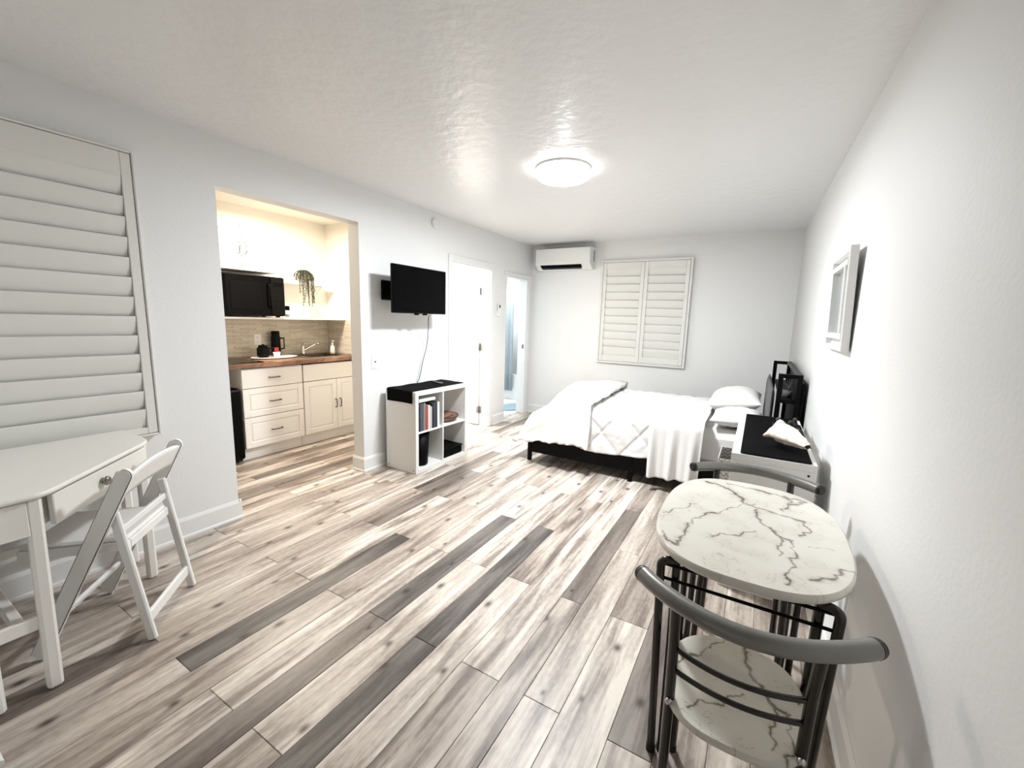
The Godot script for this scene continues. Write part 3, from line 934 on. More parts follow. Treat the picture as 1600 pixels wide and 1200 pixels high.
func trailing_plant() -> void:
	var at := Vector3(-4.475, 1.73, -2.975)
	var t := thing("trailing_plant", "trailing green string plant in a small pot on the upper kitchen shelf", "plant", at)
	obj("pot", MB.new().lathe([Vector2(0, 0), Vector2(0.045, 0), Vector2(0.06, 0.085), Vector2(0.064, 0.09), Vector2(0.056, 0.09), Vector2(0.05, 0.075), Vector2(0, 0.07)], 20), mat(Color(0.75, 0.72, 0.68), 0.6), t)
	var greens := [mat(Color(0.22, 0.235, 0.16), 0.75), mat(Color(0.28, 0.29, 0.21), 0.75), mat(Color(0.15, 0.17, 0.11), 0.75)]
	var r := RandomNumberGenerator.new(); r.seed = 31
	for k in 46:
		var a := -1.75 + 3.5 * (k % 17) / 16.0 + r.randf_range(-0.1, 0.1)
		var dir := Vector3(cos(a), 0, sin(a))
		var rad := r.randf_range(0.055, 0.105)
		var L := r.randf_range(0.16, 0.36) if k < 20 else r.randf_range(0.05, 0.16)
		if dir.x * rad * 1.08 < 0.062: L = minf(L, 0.08)      # these end on the shelf
		elif k < 30: L = r.randf_range(0.2, 0.4)
		var pts := PackedVector3Array()
		pts.append(dir * 0.02 + Vector3(0, 0.085, 0))
		pts.append(dir * rad * 0.55 + Vector3(0, r.randf_range(0.12, 0.145), 0))
		pts.append(dir * rad + Vector3(0, 0.095, 0))
		var y := 0.06
		while y > 0.095 - L:
			pts.append(dir * (rad * 1.08) + Vector3(r.randf_range(-0.006, 0.006), y, r.randf_range(-0.006, 0.006)))
			y -= 0.035
		var b := MB.new()
		b.tube(pts, 0.0022, 5, false)
		# small fleshy leaves along the string
		for i in range(1, pts.size()):
			for q in 3:
				var p := pts[i - 1].lerp(pts[i], (q + r.randf()) / 3.0)
				var d := Vector3(r.randf_range(-1, 1), r.randf_range(-1.2, 0.2), r.randf_range(-1, 1)).normalized() * 0.016
				var s := d.cross(Vector3(r.randf(), r.randf(), r.randf())).normalized() * 0.006
				var n := d.cross(s).normalized() * 0.0035
				b.flat()
				b.tri(p + s, p + d, p + n); b.tri(p + n, p + d, p - s); b.tri(p - s, p + d, p - n); b.tri(p - n, p + d, p + s)
		obj("strand", b, greens[k % 3], t)

func counter_things() -> void:
	var y := 0.9255
	# sink
	var t := thing("sink", "stainless steel sink set into the wooden worktop", "sink", Vector3(-4.315, y, -3.01))
	var b := MB.new()
	var ow := 0.43
	var ol := 0.52
	var iw := 0.35
	var il := 0.42
	for s in [-1.0, 1.0]:
		b.box(Vector3(s * (ow + iw) / 4, 0.0025, 0), Vector3((ow - iw) / 2, 0.005, ol), 0.001)
		b.box(Vector3(0, 0.0025, s * (ol + il) / 4), Vector3(iw, 0.005, (ol - il) / 2), 0.001)
	obj("rim", b, M.steel, t)
	b = MB.new()
	for s in [-1.0, 1.0]:
		b.box(Vector3(s * iw / 2, -0.08, 0), Vector3(0.003, 0.16, il))
		b.box(Vector3(0, -0.08, s * il / 2), Vector3(iw, 0.16, 0.003))
	b.box(Vector3(0, -0.16, 0), Vector3(iw, 0.003, il))
	obj("basin", b, M.steel, t)
	obj("drain", MB.new().lathe([Vector2(0, 0.004), Vector2(0.04, 0.004), Vector2(0.045, 0)], 20, Vector3(0, -0.1575, 0)), M.chrome, t)
	# faucet at the back rim
	t = thing("faucet", "chrome single lever faucet at the back of the sink", "faucet", Vector3(-4.50, y + 0.005, -2.95))
	obj("body", MB.new().lathe([Vector2(0, 0), Vector2(0.028, 0), Vector2(0.026, 0.012), Vector2(0.022, 0.02), Vector2(0.022, 0.085), Vector2(0.018, 0.1), Vector2(0, 0.105)], 20), M.chrome, t)
	obj("spout", MB.new().tube(PackedVector3Array([Vector3(0, 0.045, 0), Vector3(0.06, 0.085, -0.04), Vector3(0.12, 0.125, -0.08), Vector3(0.14, 0.13, -0.094), Vector3(0.15, 0.118, -0.1)]), 0.011, 10), M.chrome, t)
	obj("lever", MB.new().tube(PackedVector3Array([Vector3(0, 0.1, 0), Vector3(0.004, 0.125, 0.002), Vector3(0.03, 0.14, -0.02), Vector3(0.075, 0.146, -0.055)]), 0.008, 8, true, 0.005), M.chrome, t)
	# soap bottle
	t = thing("soap_bottle", "clear soap bottle with white pump beside the faucet", "bottle", Vector3(-4.375, y + 0.005, -3.245))
	obj("bottle", MB.new().lathe([Vector2(0, 0), Vector2(0.026, 0), Vector2(0.028, 0.02), Vector2(0.026, 0.08), Vector2(0.011, 0.1), Vector2(0.011, 0.11), Vector2(0, 0.11)], 16), mat(Color(0.86, 0.84, 0.8), 0.15), t)
	obj("pump", MB.new().lathe([Vector2(0, 0.11), Vector2(0.013, 0.11), Vector2(0.013, 0.122), Vector2(0.004, 0.124), Vector2(0.004, 0.145), Vector2(0.009, 0.146), Vector2(0.009, 0.155), Vector2(0, 0.156)], 12).tube(PackedVector3Array([Vector3(0, 0.15, 0), Vector3(0.035, 0.148, 0.005), Vector3(0.04, 0.142, 0.005)]), 0.004, 6), M.white, t)
	# cooktop
	t = thing("cooktop", "flat black glass cooktop on the left of the worktop", "cooktop", Vector3(-4.26, y, -1.97))
	obj("glass", MB.new().box(Vector3(0, 0.004, 0), Vector3(0.44, 0.007, 0.55), 0.002), M.black_gloss, t)
	for s in [-1.0, 1.0]:
		obj("burner_ring", MB.new().lathe([Vector2(0.076, 0.0077), Vector2(0.08, 0.0079), Vector2(0.084, 0.0077)], 32, Vector3(0, 0, s * 0.13)), M.dark_grey, t)
	# white tray with cups
	t = thing("serving_tray", "white oval tray on the worktop under the coffee things", "tray", Vector3(-4.33, y, -2.52))
	b = MB.new()
	b.lathe([Vector2(0, 0), Vector2(0.8, 0), Vector2(1.0, 0.016), Vector2(0.97, 0.016), Vector2(0.8, 0.006), Vector2(0, 0.006)], 40, Vector3.ZERO, Basis(Vector3(0.14, 0, 0), Vector3(0, 1, 0), Vector3(0, 0, 0.235)))
	obj("plate", b, M.white, t)
	t = thing("coffee_maker", "small black single cup coffee maker on the white tray", "coffee maker", Vector3(-4.41, y + 0.0095, -2.45))
	obj("body", MB.new().box(Vector3(0, 0.055, 0), Vector3(0.1, 0.11, 0.1), 0.02), M.black_plastic, t)
	obj("lid", MB.new().lathe([Vector2(0, 0.106), Vector2(0.045, 0.108), Vector2(0.04, 0.122), Vector2(0.012, 0.126), Vector2(0.01, 0.134), Vector2(0, 0.135)], 16), M.black_plastic, t)
	obj("handle", MB.new().tube(PackedVector3Array([Vector3(0.03, 0.09, -0.045), Vector3(0.035, 0.095, -0.08), Vector3(0.035, 0.03, -0.08), Vector3(0.03, 0.025, -0.045)]), 0.007, 8), M.black_plastic, t)
	t = thing("thermos", "tall black thermos standing behind the white tray", "thermos", Vector3(-4.545, y, -2.665))
	obj("body", MB.new().lathe([Vector2(0, 0), Vector2(0.045, 0), Vector2(0.048, 0.01), Vector2(0.046, 0.2), Vector2(0.04, 0.225), Vector2(0.04, 0.232)], 20), M.black_plastic, t)
	obj("lid", MB.new().lathe([Vector2(0.041, 0.23), Vector2(0.041, 0.262), Vector2(0.036, 0.27), Vector2(0, 0.271)], 20), M.black, t)
	obj("handle", MB.new().tube(PackedVector3Array([Vector3(0.02, 0.19, -0.04), Vector3(0.03, 0.195, -0.075), Vector3(0.03, 0.08, -0.075), Vector3(0.02, 0.075, -0.043)]), 0.008, 8), M.black_plastic, t)
	t = thing("sugar_cup", "small white cup with red packets on the tray", "cup", Vector3(-4.36, y + 0.006, -2.56))
	obj("cup", MB.new().lathe([Vector2(0, 0), Vector2(0.028, 0), Vector2(0.037, 0.055), Vector2(0.034, 0.055), Vector2(0.026, 0.005), Vector2(0, 0.005)], 20), M.white, t)
	for i in 4:
		obj("packet", MB.new().box(Vector3(-0.015 + i * 0.01, 0.066, 0.002 * i), Vector3(0.005, 0.07, 0.045), 0.001, Basis(Vector3(0, 0, 1), 0.1 * (i - 1.5))), mat(Color(0.58, 0.13, 0.16), 0.6), t)
	# outlet on the backsplash
	t = thing("wall_outlet", "white electrical outlet plate on the kitchen backsplash", "outlet", Vector3(KX + 0.007, 1.105, -2.51))
	obj("plate", MB.new().box(Vector3(0.003, 0, 0), Vector3(0.006, 0.115, 0.073), 0.002), M.white, t)
	for s in [-1.0, 1.0]:
		var so := obj("socket", MB.new().box(Vector3(0.0065, s * 0.024, 0), Vector3(0.003, 0.03, 0.032), 0.001), M.white_satin, t)
		obj("slot", MB.new().box(Vector3(0.0082, s * 0.024, 0.006), Vector3(0.001, 0.012, 0.002)).box(Vector3(0.0082, s * 0.024, -0.006), Vector3(0.001, 0.012, 0.002)), M.dark_grey, so)

# ------------------------------------------------------------------ beyond the far doorway
func bathroom() -> void:
	var b := MB.new()
	wallbox(b, -4.4, -3.08, -0.0075, 0.002, -4.8, -7.1)
	struct("floor_bathroom", b, M.bath_tile)
	var t := thing("shower_curtain", "pale grey blue shower curtain seen through the far doorway", "curtain", Vector3(-3.99, 0.17, -6.2))
	var f := func(u: float, v: float) -> Vector3:
		return Vector3(-0.37 + 0.74 * u, 1.75 * v, 0.025 * sin(u * 60.0) + 0.012 * sin(u * 23.0))
	obj("cloth", MB.new().cloth(120, 6, f, 0.002), mat(Color(0.6, 0.635, 0.65), 0.7), t)
	obj("rod", MB.new().tube(PackedVector3Array([Vector3(-0.4, 1.78, 0), Vector3(0.9, 1.78, 0)]), 0.012, 10), M.white, t)
	# tub
	b = MB.new()
	wallbox(b, -4.397, -3.083, 0.003, 0.44, -6.28, -6.34)
	tag(obj("bathtub_side", b, M.white), "white bathtub front panel behind the curtain", "bathtub")
	t = thing("bath_mat", "round pale blue bath mat on the bathroom floor", "bath mat", Vector3(-3.3, 0.002, -5.7))
	obj("pile", MB.new().lathe([Vector2(0, 0), Vector2(0.8, 0), Vector2(1.0, 0.006), Vector2(0.97, 0.016), Vector2(0.7, 0.02), Vector2(0, 0.02)], 36, Vector3.ZERO, Basis(Vector3(0.2, 0, 0), Vector3(0, 1, 0), Vector3(0, 0, 0.3))), bumpy(mat(Color(0.62, 0.7, 0.74), 0.9), noise_tex(40, 0.1), 0.6, 6.0), t)
	obj("strike_plate", MB.new().box(Vector3(WL - 0.045, 1.0, -5.431), Vector3(0.028, 0.06, 0.003)), M.hinge).set_meta("kind", "structure")
	lamp_small("round cool white bathroom ceiling light", Vector3(-3.6, HC, -5.85), Color(0.94, 0.98, 1.0), 4.0)
	lamp_small("round white ceiling light in the room behind the open door", Vector3(-3.55, HC, -3.95), Color(1, 0.99, 0.98), 10.0)

func lamp_small(label: String, at: Vector3, c: Color, e: float) -> void:
	var t := thing("ceiling_light", label, "ceiling light", at)
	obj("base_ring", MB.new().lathe([Vector2(0.0, 0.0), Vector2(0.138, 0.0), Vector2(0.14, -0.02), Vector2(0.135, -0.024)], 32), M.white, t)
	var g := mat(Color(1, 1, 1), 0.4)
	g.emission_enabled = true
	g.emission = c
	g.emission_energy_multiplier = 3.0
	obj("diffuser", MB.new().lathe([Vector2(0.135, -0.022), Vector2(0.135, -0.04), Vector2(0.1, -0.052), Vector2(0.0, -0.055)], 32), g, t)
	area("room_light_glow", at + Vector3(0, -0.06, 0), Vector2(0.22, 0.22), e, c)

# ------------------------------------------------------------------ television
func television() -> void:
	var at := Vector3(-2.71, 1.628, -2.963)
	var t := thing("television", "black flat television on an arm mount on the left wall", "television", at)
	obj("housing", MB.new().box(Vector3(-0.014, 0, 0), Vector3(0.03, 0.412, 0.702), 0.006), M.black_plastic, t)
	obj("rear_cover", MB.new().box(Vector3(-0.042, -0.05, 0), Vector3(0.03, 0.26, 0.46), 0.012), M.black_plastic, t)
	obj("screen", MB.new().box(Vector3(0.002, 0.004, 0), Vector3(0.002, 0.392, 0.686)), M.screen, t)
	var mt := obj("mount_arm", MB.new().box(Vector3(-0.1, 0.01, 0.14), Vector3(0.1, 0.03, 0.03), 0.004).box(Vector3(-0.07, 0.0, 0.09), Vector3(0.02, 0.2, 0.2), 0.004).box(Vector3(-0.17, 0.01, 0.17), Vector3(0.14, 0.04, 0.04), 0.004), M.black_metal, t)
	obj("wall_plate", MB.new().box(Vector3(-0.226, -0.006, 0.2), Vector3(0.026, 0.175, 0.13), 0.008), M.black_metal, mt)
	for z in [0.05, -0.06]:
		obj("foot_socket", MB.new().box(Vector3(-0.012, -0.213, z), Vector3(0.02, 0.014, 0.05), 0.003), M.black_plastic, t)
	var c := MB.new()
	var pts := PackedVector3Array()
	var ks := [Vector3(-2.735, 1.412, -3.1), Vector3(-2.76, 1.38, -3.115), Vector3(-2.84, 1.25, -3.2), Vector3(-2.9, 1.1, -3.245), Vector3(-2.91, 0.95, -3.2), Vector3(-2.905, 0.85, -3.165), Vector3(-2.9, 0.77, -3.13), Vector3(-2.91, 0.7, -3.115), Vector3(-2.92, 0.3, -3.11)]
	for i in range(0, ks.size() - 1):
		for q in 5:
			var f := q / 5.0
			pts.append((ks[i] as Vector3).cubic_interpolate(ks[i + 1], ks[maxi(i - 1, 0)], ks[mini(i + 2, ks.size() - 1)], f))
	pts.append(ks[-1])
	tag(obj("television_cable", c.tube(pts, 0.0035, 6), M.black_plastic), "thin black cable hanging from the television behind the bookshelf", "cable")

# ------------------------------------------------------------------ cube shelves
# length runs along local z, the open face looks to local +x
func cube_shelf(t: Node3D, length: float, depth: float, h: float, n: int) -> void:
	var o := 0.036
	var i := 0.015
	obj("top_panel", MB.new().box(Vector3(0, h - o / 2, 0), Vector3(depth, o, length), 0.0015), M.shelf, t)
	obj("bottom_panel", MB.new().box(Vector3(0, o / 2, 0), Vector3(depth, o, length - 2 * o), 0.0015), M.shelf, t)
	for s in [-1.0, 1.0]:
		var sp := obj("side_panel", MB.new().box(Vector3(0, (h - o) / 2, s * (length / 2 - o / 2)), Vector3(depth, h - o - 0.0005, o - 0.0005), 0.0015), M.shelf, t)
		for q in [[-1, 0.03], [1, 0.03], [-1, h - o - 0.02], [1, h - o - 0.02]]:
			obj("screw_cap", MB.new().lathe([Vector2(0.006, 0.0), Vector2(0.005, 0.0012), Vector2(0, 0.0014)], 10, Vector3(q[0] * (depth / 2 - 0.03), q[1], s * (length / 2)), Basis(Vector3.RIGHT, s * PI / 2)), M.nickel, sp)
	obj("shelf_board", MB.new().box(Vector3(0, h / 2, 0), Vector3(depth - 0.002, i, length - 2 * o), 0.001), M.shelf, t)
	for k in range(1, n):
		var z := -length / 2 + o + (length - 2 * o) * k / n
		obj("divider", MB.new().box(Vector3(-0.001, (h / 2 + i / 2 + h - o) / 2, z), Vector3(depth - 0.004, h / 2 - o - i / 2 - 0.001, i), 0.001), M.shelf, t)
		obj("divider", MB.new().box(Vector3(-0.001, (h / 2 - i / 2 + o) / 2, z), Vector3(depth - 0.004, h / 2 - o - i / 2 - 0.001, i), 0.001), M.shelf, t)

func book_shelf() -> void:
	var h := 0.745
	var L := 0.722
	var D := 0.378
	var turn := deg_to_rad(-2.0)
	var at := Vector3(-2.692, 0, -3.04)
	var bs := Basis(Vector3.UP, turn)
	var t := thing("cube_shelf", "white two by two cube shelf below the television", "shelf", at, turn)
	cube_shelf(t, L, D, h, 2)
	var w := func(p: Vector3) -> Vector3: return at + bs * p
	# black runner over the top, hanging down the near end
	t = thing("table_runner", "black woven runner on top of the cube shelf, one end hanging down", "runner", at + Vector3(0, h, 0), turn)
	var f := func(u: float, v: float) -> Vector3:
		# u along the length from the far end to the hanging tip
		var s := u * 0.83
		var lift := 0.002 + 0.002 * sin(u * 21.0) * sin(v * 5.0)
		var x := 0.155 - 0.315 * v
		if s < 0.715: return Vector3(x, 0.003 + lift, -0.352 + s)
		var k := s - 0.715
		var bend := minf(k / 0.012, 1.0)
		return Vector3(x + 0.004 * sin(v * 9.0) * k * 10.0, 0.003 + lift - maxf(k - 0.006, 0.0), L / 2 + 0.002 + 0.006 * bend)
	obj("cloth", MB.new().cloth(90, 24, f, 0.0025), M.runner, t)
	t = thing("remote_control", "slim grey remote control lying on the black runner", "remote", w.call(Vector3(0.0, h + 0.009, -0.13)), turn + 1.2)
	obj("body", MB.new().box(Vector3(0, 0.008, 0), Vector3(0.042, 0.014, 0.16), 0.005), mat(Color(0.32, 0.32, 0.33), 0.35), t)
	for i in 5:
		obj("button", MB.new().box(Vector3(0, 0.0155, -0.05 + i * 0.022), Vector3(0.022, 0.003, 0.01), 0.001), M.black, t)
	# books, from the near end of the upper cube
	var y0 := h / 2 + 0.0085
	var z := L / 2 - 0.036 - 0.01
	var bk := [[0.02, 0.262, Color(0.045, 0.05, 0.085), "thin navy book at the near end of the book row"], [0.04, 0.248, Color(0.27, 0.29, 0.34), "thick slate blue book in the cube shelf"], [0.026, 0.25, Color(0.5, 0.47, 0.45), "grey book between the slate blue and red books"], [0.03, 0.205, Color(0.6, 0.27, 0.22), "short brick red book in the cube shelf"], [0.027, 0.222, Color(0.86, 0.79, 0.76), "pale pink book right of the brick red book"], [0.022, 0.205, Color(0.72, 0.73, 0.76), "light grey paperback in the middle of the book row"], [0.026, 0.235, Color(0.05, 0.055, 0.09), "dark navy book right of the light grey paperback"], [0.022, 0.24, Color(0.2, 0.22, 0.28), "dark blue grey book in the right half of the row"], [0.02, 0.245, Color(0.12, 0.12, 0.14), "charcoal book beside the last white book"], [0.027, 0.235, Color(0.9, 0.9, 0.88), "white book standing last at the far end of the row"]]
	for q in bk:
		var th: float = q[0]
		var hh: float = q[1]
		var pos: Vector3 = w.call(Vector3(0.098, y0, z - th / 2))
		var bt := thing("book", q[3], "book", pos, turn, "books in the cube shelf")
		obj("cover", MB.new().box(Vector3(0.078, hh / 2, 0), Vector3(0.004, hh, th), 0.001).box(Vector3(0, hh / 2, th / 2 - 0.0012), Vector3(0.158, hh, 0.0022)).box(Vector3(0, hh / 2, -th / 2 + 0.0012), Vector3(0.158, hh, 0.0022)), mat(q[2], 0.5), bt)
		obj("pages", MB.new().box(Vector3(-0.002, hh / 2, 0), Vector3(0.15, hh - 0.008, th - 0.005)), mat(Color(0.87, 0.85, 0.8), 0.8), bt)
		z -= th + 0.0012
	var lb := thing("book", "white book lying flat on top of the upright books", "book", w.call(Vector3(0.1, y0 + 0.2635, L / 2 - 0.16)), turn, "books in the cube shelf")
	obj("cover", MB.new().box(Vector3(0, 0.0012, 0), Vector3(0.15, 0.0022, 0.21)).box(Vector3(0, 0.0238, 0), Vector3(0.15, 0.0022, 0.21)).box(Vector3(0.074, 0.0125, 0), Vector3(0.003, 0.024, 0.21), 0.001), mat(Color(0.88, 0.87, 0.85), 0.5), lb)
	obj("pages", MB.new().box(Vector3(-0.002, 0.0125, 0), Vector3(0.142, 0.02, 0.202)), mat(Color(0.9, 0.88, 0.84), 0.8), lb)
	# black bin in the lower near cube
	t = thing("waste_bin", "black waste bin standing in the lower cube under the books", "bin", w.call(Vector3(0.045, 0.037, 0.205)), turn)
	var wire := MB.new()
	wire.lathe([Vector2(0, 0), Vector2(0.84, 0), Vector2(0.87, 0.01), Vector2(1.0, 0.29), Vector2(0.97, 0.29), Vector2(0.85, 0.015), Vector2(0, 0.012)], 28, Vector3.ZERO, Basis(Vector3(0.125, 0, 0), Vector3(0, 1, 0), Vector3(0, 0, 0.1)))
	obj("bin", wire, M.black, t)
	obj("rim", MB.new().lathe([Vector2(0.96, 0.285), Vector2(1.03, 0.287), Vector2(1.03, 0.297), Vector2(0.96, 0.298), Vector2(0.96, 0.285)], 28, Vector3.ZERO, Basis(Vector3(0.125, 0, 0), Vector3(0, 1, 0), Vector3(0, 0, 0.1))), M.black_plastic, t)
	# shallow woven bowl in the upper far cube
	t = thing("woven_bowl", "shallow brown and tan woven bowl in the upper right cube", "bowl", w.call(Vector3(0.03, y0 + 0.001, -0.166)), turn)
	obj("bowl", MB.new().lathe([Vector2(0, 0), Vector2(0.1, 0), Vector2(0.145, 0.026), Vector2(0.155, 0.048), Vector2(0.15, 0.05), Vector2(0.137, 0.03), Vector2(0.095, 0.008), Vector2(0, 0.008)], 36), bumpy(mat(Color(0.63, 0.47, 0.37), 0.8), noise_tex(61, 0.12), 0.5, 9.0), t)
	obj("rim_band", MB.new().lathe([Vector2(0.149, 0.042), Vector2(0.157, 0.044), Vector2(0.157, 0.053), Vector2(0.149, 0.054), Vector2(0.149, 0.042)], 36), mat(Color(0.3, 0.27, 0.25), 0.8), t)
	for k in 7:
		var a := TAU * k / 7.0
		obj("woven_stripe", MB.new().tube(PackedVector3Array([Vector3(cos(a) * 0.05, 0.011, sin(a) * 0.05), Vector3(cos(a + 0.25) * 0.09, 0.0125, sin(a + 0.25) * 0.09), Vector3(cos(a + 0.4) * 0.138, 0.034, sin(a + 0.4) * 0.138)]), 0.005, 6), mat(Color(0.38, 0.26, 0.2), 0.8), t)
	# black folded thing in the lower far cube
	t = thing("fabric_box", "low black fabric box in the lower right cube", "box", w.call(Vector3(0.035, 0.037, -0.175)), turn)
	obj("box", MB.new().box(Vector3(0, 0.035, 0), Vector3(0.26, 0.07, 0.28), 0.012), M.runner, t)
	obj("lid", MB.new().box(Vector3(0, 0.078, 0), Vector3(0.268, 0.016, 0.288), 0.006), M.black, t)

# ------------------------------------------------------------------ bed
func smin(a: float, b: float, k: float) -> float:
	var h := clampf(0.5 + 0.5 * (b - a) / k, 0.0, 1.0)
	return lerpf(b, a, h) - k * h * (1.0 - h)

func bed() -> void:
	var zn := -3.63
	var zf := -4.97
	var xf := -1.88
	var t := thing("platform_bed", "low black metal bed frame with a shelf headboard against the right wall", "bed", Vector3(-0.9, 0, -4.3))
	var o := t.position
	obj("side_rail", MB.new(o).box(Vector3((xf + 0.16) / 2, 0.165, zn), Vector3(0.16 - xf - 0.03, 0.15, 0.028), 0.003), M.black_metal, t)
	obj("side_rail", MB.new(o).box(Vector3((xf + 0.16) / 2, 0.165, zf), Vector3(0.16 - xf - 0.03, 0.15, 0.028), 0.003), M.black_metal, t)
	obj("foot_rail", MB.new(o).box(Vector3(xf, 0.165, (zn + zf) / 2), Vector3(0.028, 0.15, zn - zf - 0.04), 0.003), M.black_metal, t)
	obj("centre_rail", MB.new(o).box(Vector3((xf + 0.16) / 2, 0.15, (zn + zf) / 2), Vector3(0.16 - xf - 0.03, 0.06, 0.03), 0.003), M.black_metal, t)
	for x in [xf, -0.87]:
		for z in [zn, zf]:
			obj("leg", MB.new(o).box(Vector3(x, 0.125, z), Vector3(0.036, 0.25, 0.036), 0.003), M.black_metal, t)
		obj("leg", MB.new(o).box(Vector3(x, 0.06, (zn + zf) / 2), Vector3(0.036, 0.12, 0.036), 0.003), M.black_metal, t)
	for i in 11:
		obj("slat", MB.new(o).box(Vector3(-1.78 + i * 0.185, 0.231, (zn + zf) / 2), Vector3(0.06, 0.018, zn - zf - 0.03), 0.002), M.black_metal, t)
	# headboard: two end frames, two shelf boards, padded front
	for z in [zn - 0.0, zf + 0.0]:
		var hb := obj("headboard_end", MB.new(o).box(Vector3(0.165, 0.53, z), Vector3(0.032, 1.06, 0.032), 0.003), M.black_metal, t)
		obj("post", MB.new(o).box(Vector3(0.282, 0.53, z), Vector3(0.032, 1.06, 0.032), 0.003), M.black_metal, hb)
		for y in [1.044, 0.86]:
			obj("bar", MB.new(o).box(Vector3(0.2235, y, z), Vector3(0.085, 0.03, 0.03), 0.003), M.black_metal, hb)
	obj("top_board", MB.new(o).box(Vector3(0.282, 1.048, (zn + zf) / 2), Vector3(0.04, 0.022, zn - zf - 0.034), 0.003), M.dark_grey, t)
	obj("shelf_board", MB.new(o).box(Vector3(0.2235, 0.865, (zn + zf) / 2), Vector3(0.1, 0.016, zn - zf - 0.034), 0.003), M.black, t)
	obj("back_panel", MB.new(o).box(Vector3(0.308, 0.58, (zn + zf) / 2), Vector3(0.016, 0.84, zn - zf + 0.03), 0.003), M.black, t)
	var pb := MB.new(o)
	pb.pillow(Vector3(0.125, 0.72, (zn + zf) / 2), Vector3(0.42, 0.05, zn - zf - 0.08), Basis(Vector3(0, 1, 0), Vector3(-1, 0, 0), Vector3(0, 0, 1)), 18, 8.0)
	obj("headboard_pad", pb, M.pad, t)
	# mattress
	t = thing("mattress", "white mattress with fitted sheet on the black bed frame", "mattress", Vector3(-0.775, 0.242, -4.3))
	obj("mattress", MB.new().box(Vector3(0, 0.16, 0), Vector3(1.69, 0.32, 1.27), 0.07), M.sheet, t)
	var n := FastNoiseLite.new(); n.seed = 71; n.frequency = 1.0; n.fractal_octaves = 3
	# quilt with stitched diamonds
	var zt := -3.62
	var q := thing("quilt", "white quilt with stitched diamonds hanging over the near side of the bed", "quilt", Vector3(-0.8, 0.24, -4.3))
	var qo := q.position
	var fq := func(u: float, v: float) -> Vector3:
		var x := -1.33 + 1.01 * u
		var s := v * 1.95                      # across: near hem, up, over the top, down the far side
		var sag := 0.045 * sin((x + 1.5) * 4.6) + 0.02 * n.get_noise_1d(x * 3.0)
		var drop := 0.345 + sag * 0.5
		var p := Vector3(x, 0, 0)
		var out := 0.02 + 0.008 * n.get_noise_2d(x * 3.0, 4.0)
		var side := drop
		if s < side:
			var k := s / side
			p.y = 0.592 - drop + s
			p.z = zt + out * (1.0 - 0.5 * k) + 0.015
		elif s < side + 1.36:
			p.y = 0.598
			p.z = zt + 0.012 - (s - side)
		else:
			p.y = 0.598 - (s - side - 1.36)
			p.z = zt - 1.36 - 0.02
		# rounded edge at the near side
		var e := absf(s - side)
		if e < 0.07:
			var w := 1.0 - e / 0.07
			p.y -= 0.026 * w * w
			p.z -= 0.018 * w * w
		# puffed diamonds between stitch lines
		var a := (x + 1.14) / 0.34
		var c := (s - 0.19) / 0.40
		var d1 := absf(fposmod(a + c + 0.5, 1.0) - 0.5)
		var d2 := absf(fposmod(a - c + 0.5, 1.0) - 0.5)
		var puff := 0.016 * (1.0 - exp(-minf(d1, d2) * 16.0)) + 0.006 * n.get_noise_2d(x * 7.0, s * 7.0)
		if s < side: p.z += puff
		elif s < side + 1.36: p.y += puff
		else: p.z -= puff
		return p - qo
	obj("quilt_cover", MB.new().cloth(130, 170, fq, 0.012), M.bedding, q)
	# comforter folded double over the foot of the bed
	q = thing("folded_comforter", "thick cream white comforter folded over the foot of the bed", "comforter", Vector3(-1.6, 0.24, -4.3))
	var co := q.position
	var fc := func(u: float, v: float) -> Vector3:
		# v along the bed from the fold to the foot hem, u across from near hem to far hem
		var s := v * 1.12
		var edge := -1.215 - 0.13 * u                # the fold runs slightly skewed
		var x: float
		var yx: float
		if s < 0.62:
			x = edge - s * (0.60 + 0.0 * u); yx = 0.655
			x = edge - s * 0.92
		else:
			var k := s - 0.62
			x = edge - 0.57 - 0.20 * sin(minf(k / 0.5, 1.0) * PI / 2)
			yx = 0.655 - 0.86 * maxf(0.0, k - 0.02)
		var w := u * 2.06
		var z: float
		var yz: float
		if w < 0.40:
			z = -3.49 - 0.02 * sin(w * 6.0) - 0.03 * fin(w, 0.25, 0.4); yz = 0.20 + w * 1.1
		elif w < 1.66:
			z = -3.527 - (w - 0.40) * 1.15; yz = 0.665
		else:
			z = -3.527 - 1.449 - 0.1; yz = 0.665 - (w - 1.66) * 1.0
		var y := smin(yx, yz, 0.16) + 0.07
		# hem stays off the floor, wrinkles grow towards it
		var wob := n.get_noise_2d(x * 3.2, z * 3.2) * 0.014 + n.get_noise_2d(x * 9.0 + 40.0, z * 9.0) * 0.006
		var low := fin(0.5 - y, 0.0, 0.3)
		if w < 0.5:
			z += low * (0.022 * sin(x * 34.0) + 0.014 * sin(x * 71.0 + 1.0)) + 0.03 * low
		if s > 0.62:
			x -= low * (0.02 * sin(z * 30.0))
		y += wob
		y -= fin(y, 0.24, 0.5) * (0.2 * smoothstep(1.45, 2.0, -x) * smoothstep(-4.7, -3.6, z) + 0.05 * smoothstep(1.45, 2.0, -x))
		if v < 0.06: y -= (0.06 - v) * 0.25 * fin(y, 0.3, 0.5)    # rounded fold
		return Vector3(x, maxf(y, 0.16 + 0.02 * sin(x * 21.0)), z) - co
	obj("comforter", MB.new().cloth(130, 100, fc, 0.03), M.cream_bedding, q)
	# flat sheet hanging over the near side at the head
	q = thing("bed_sheet", "white sheet hanging low in soft folds over the near side of the bed", "sheet", Vector3(-0.5, 0.24, -3.7))
	var so := q.position
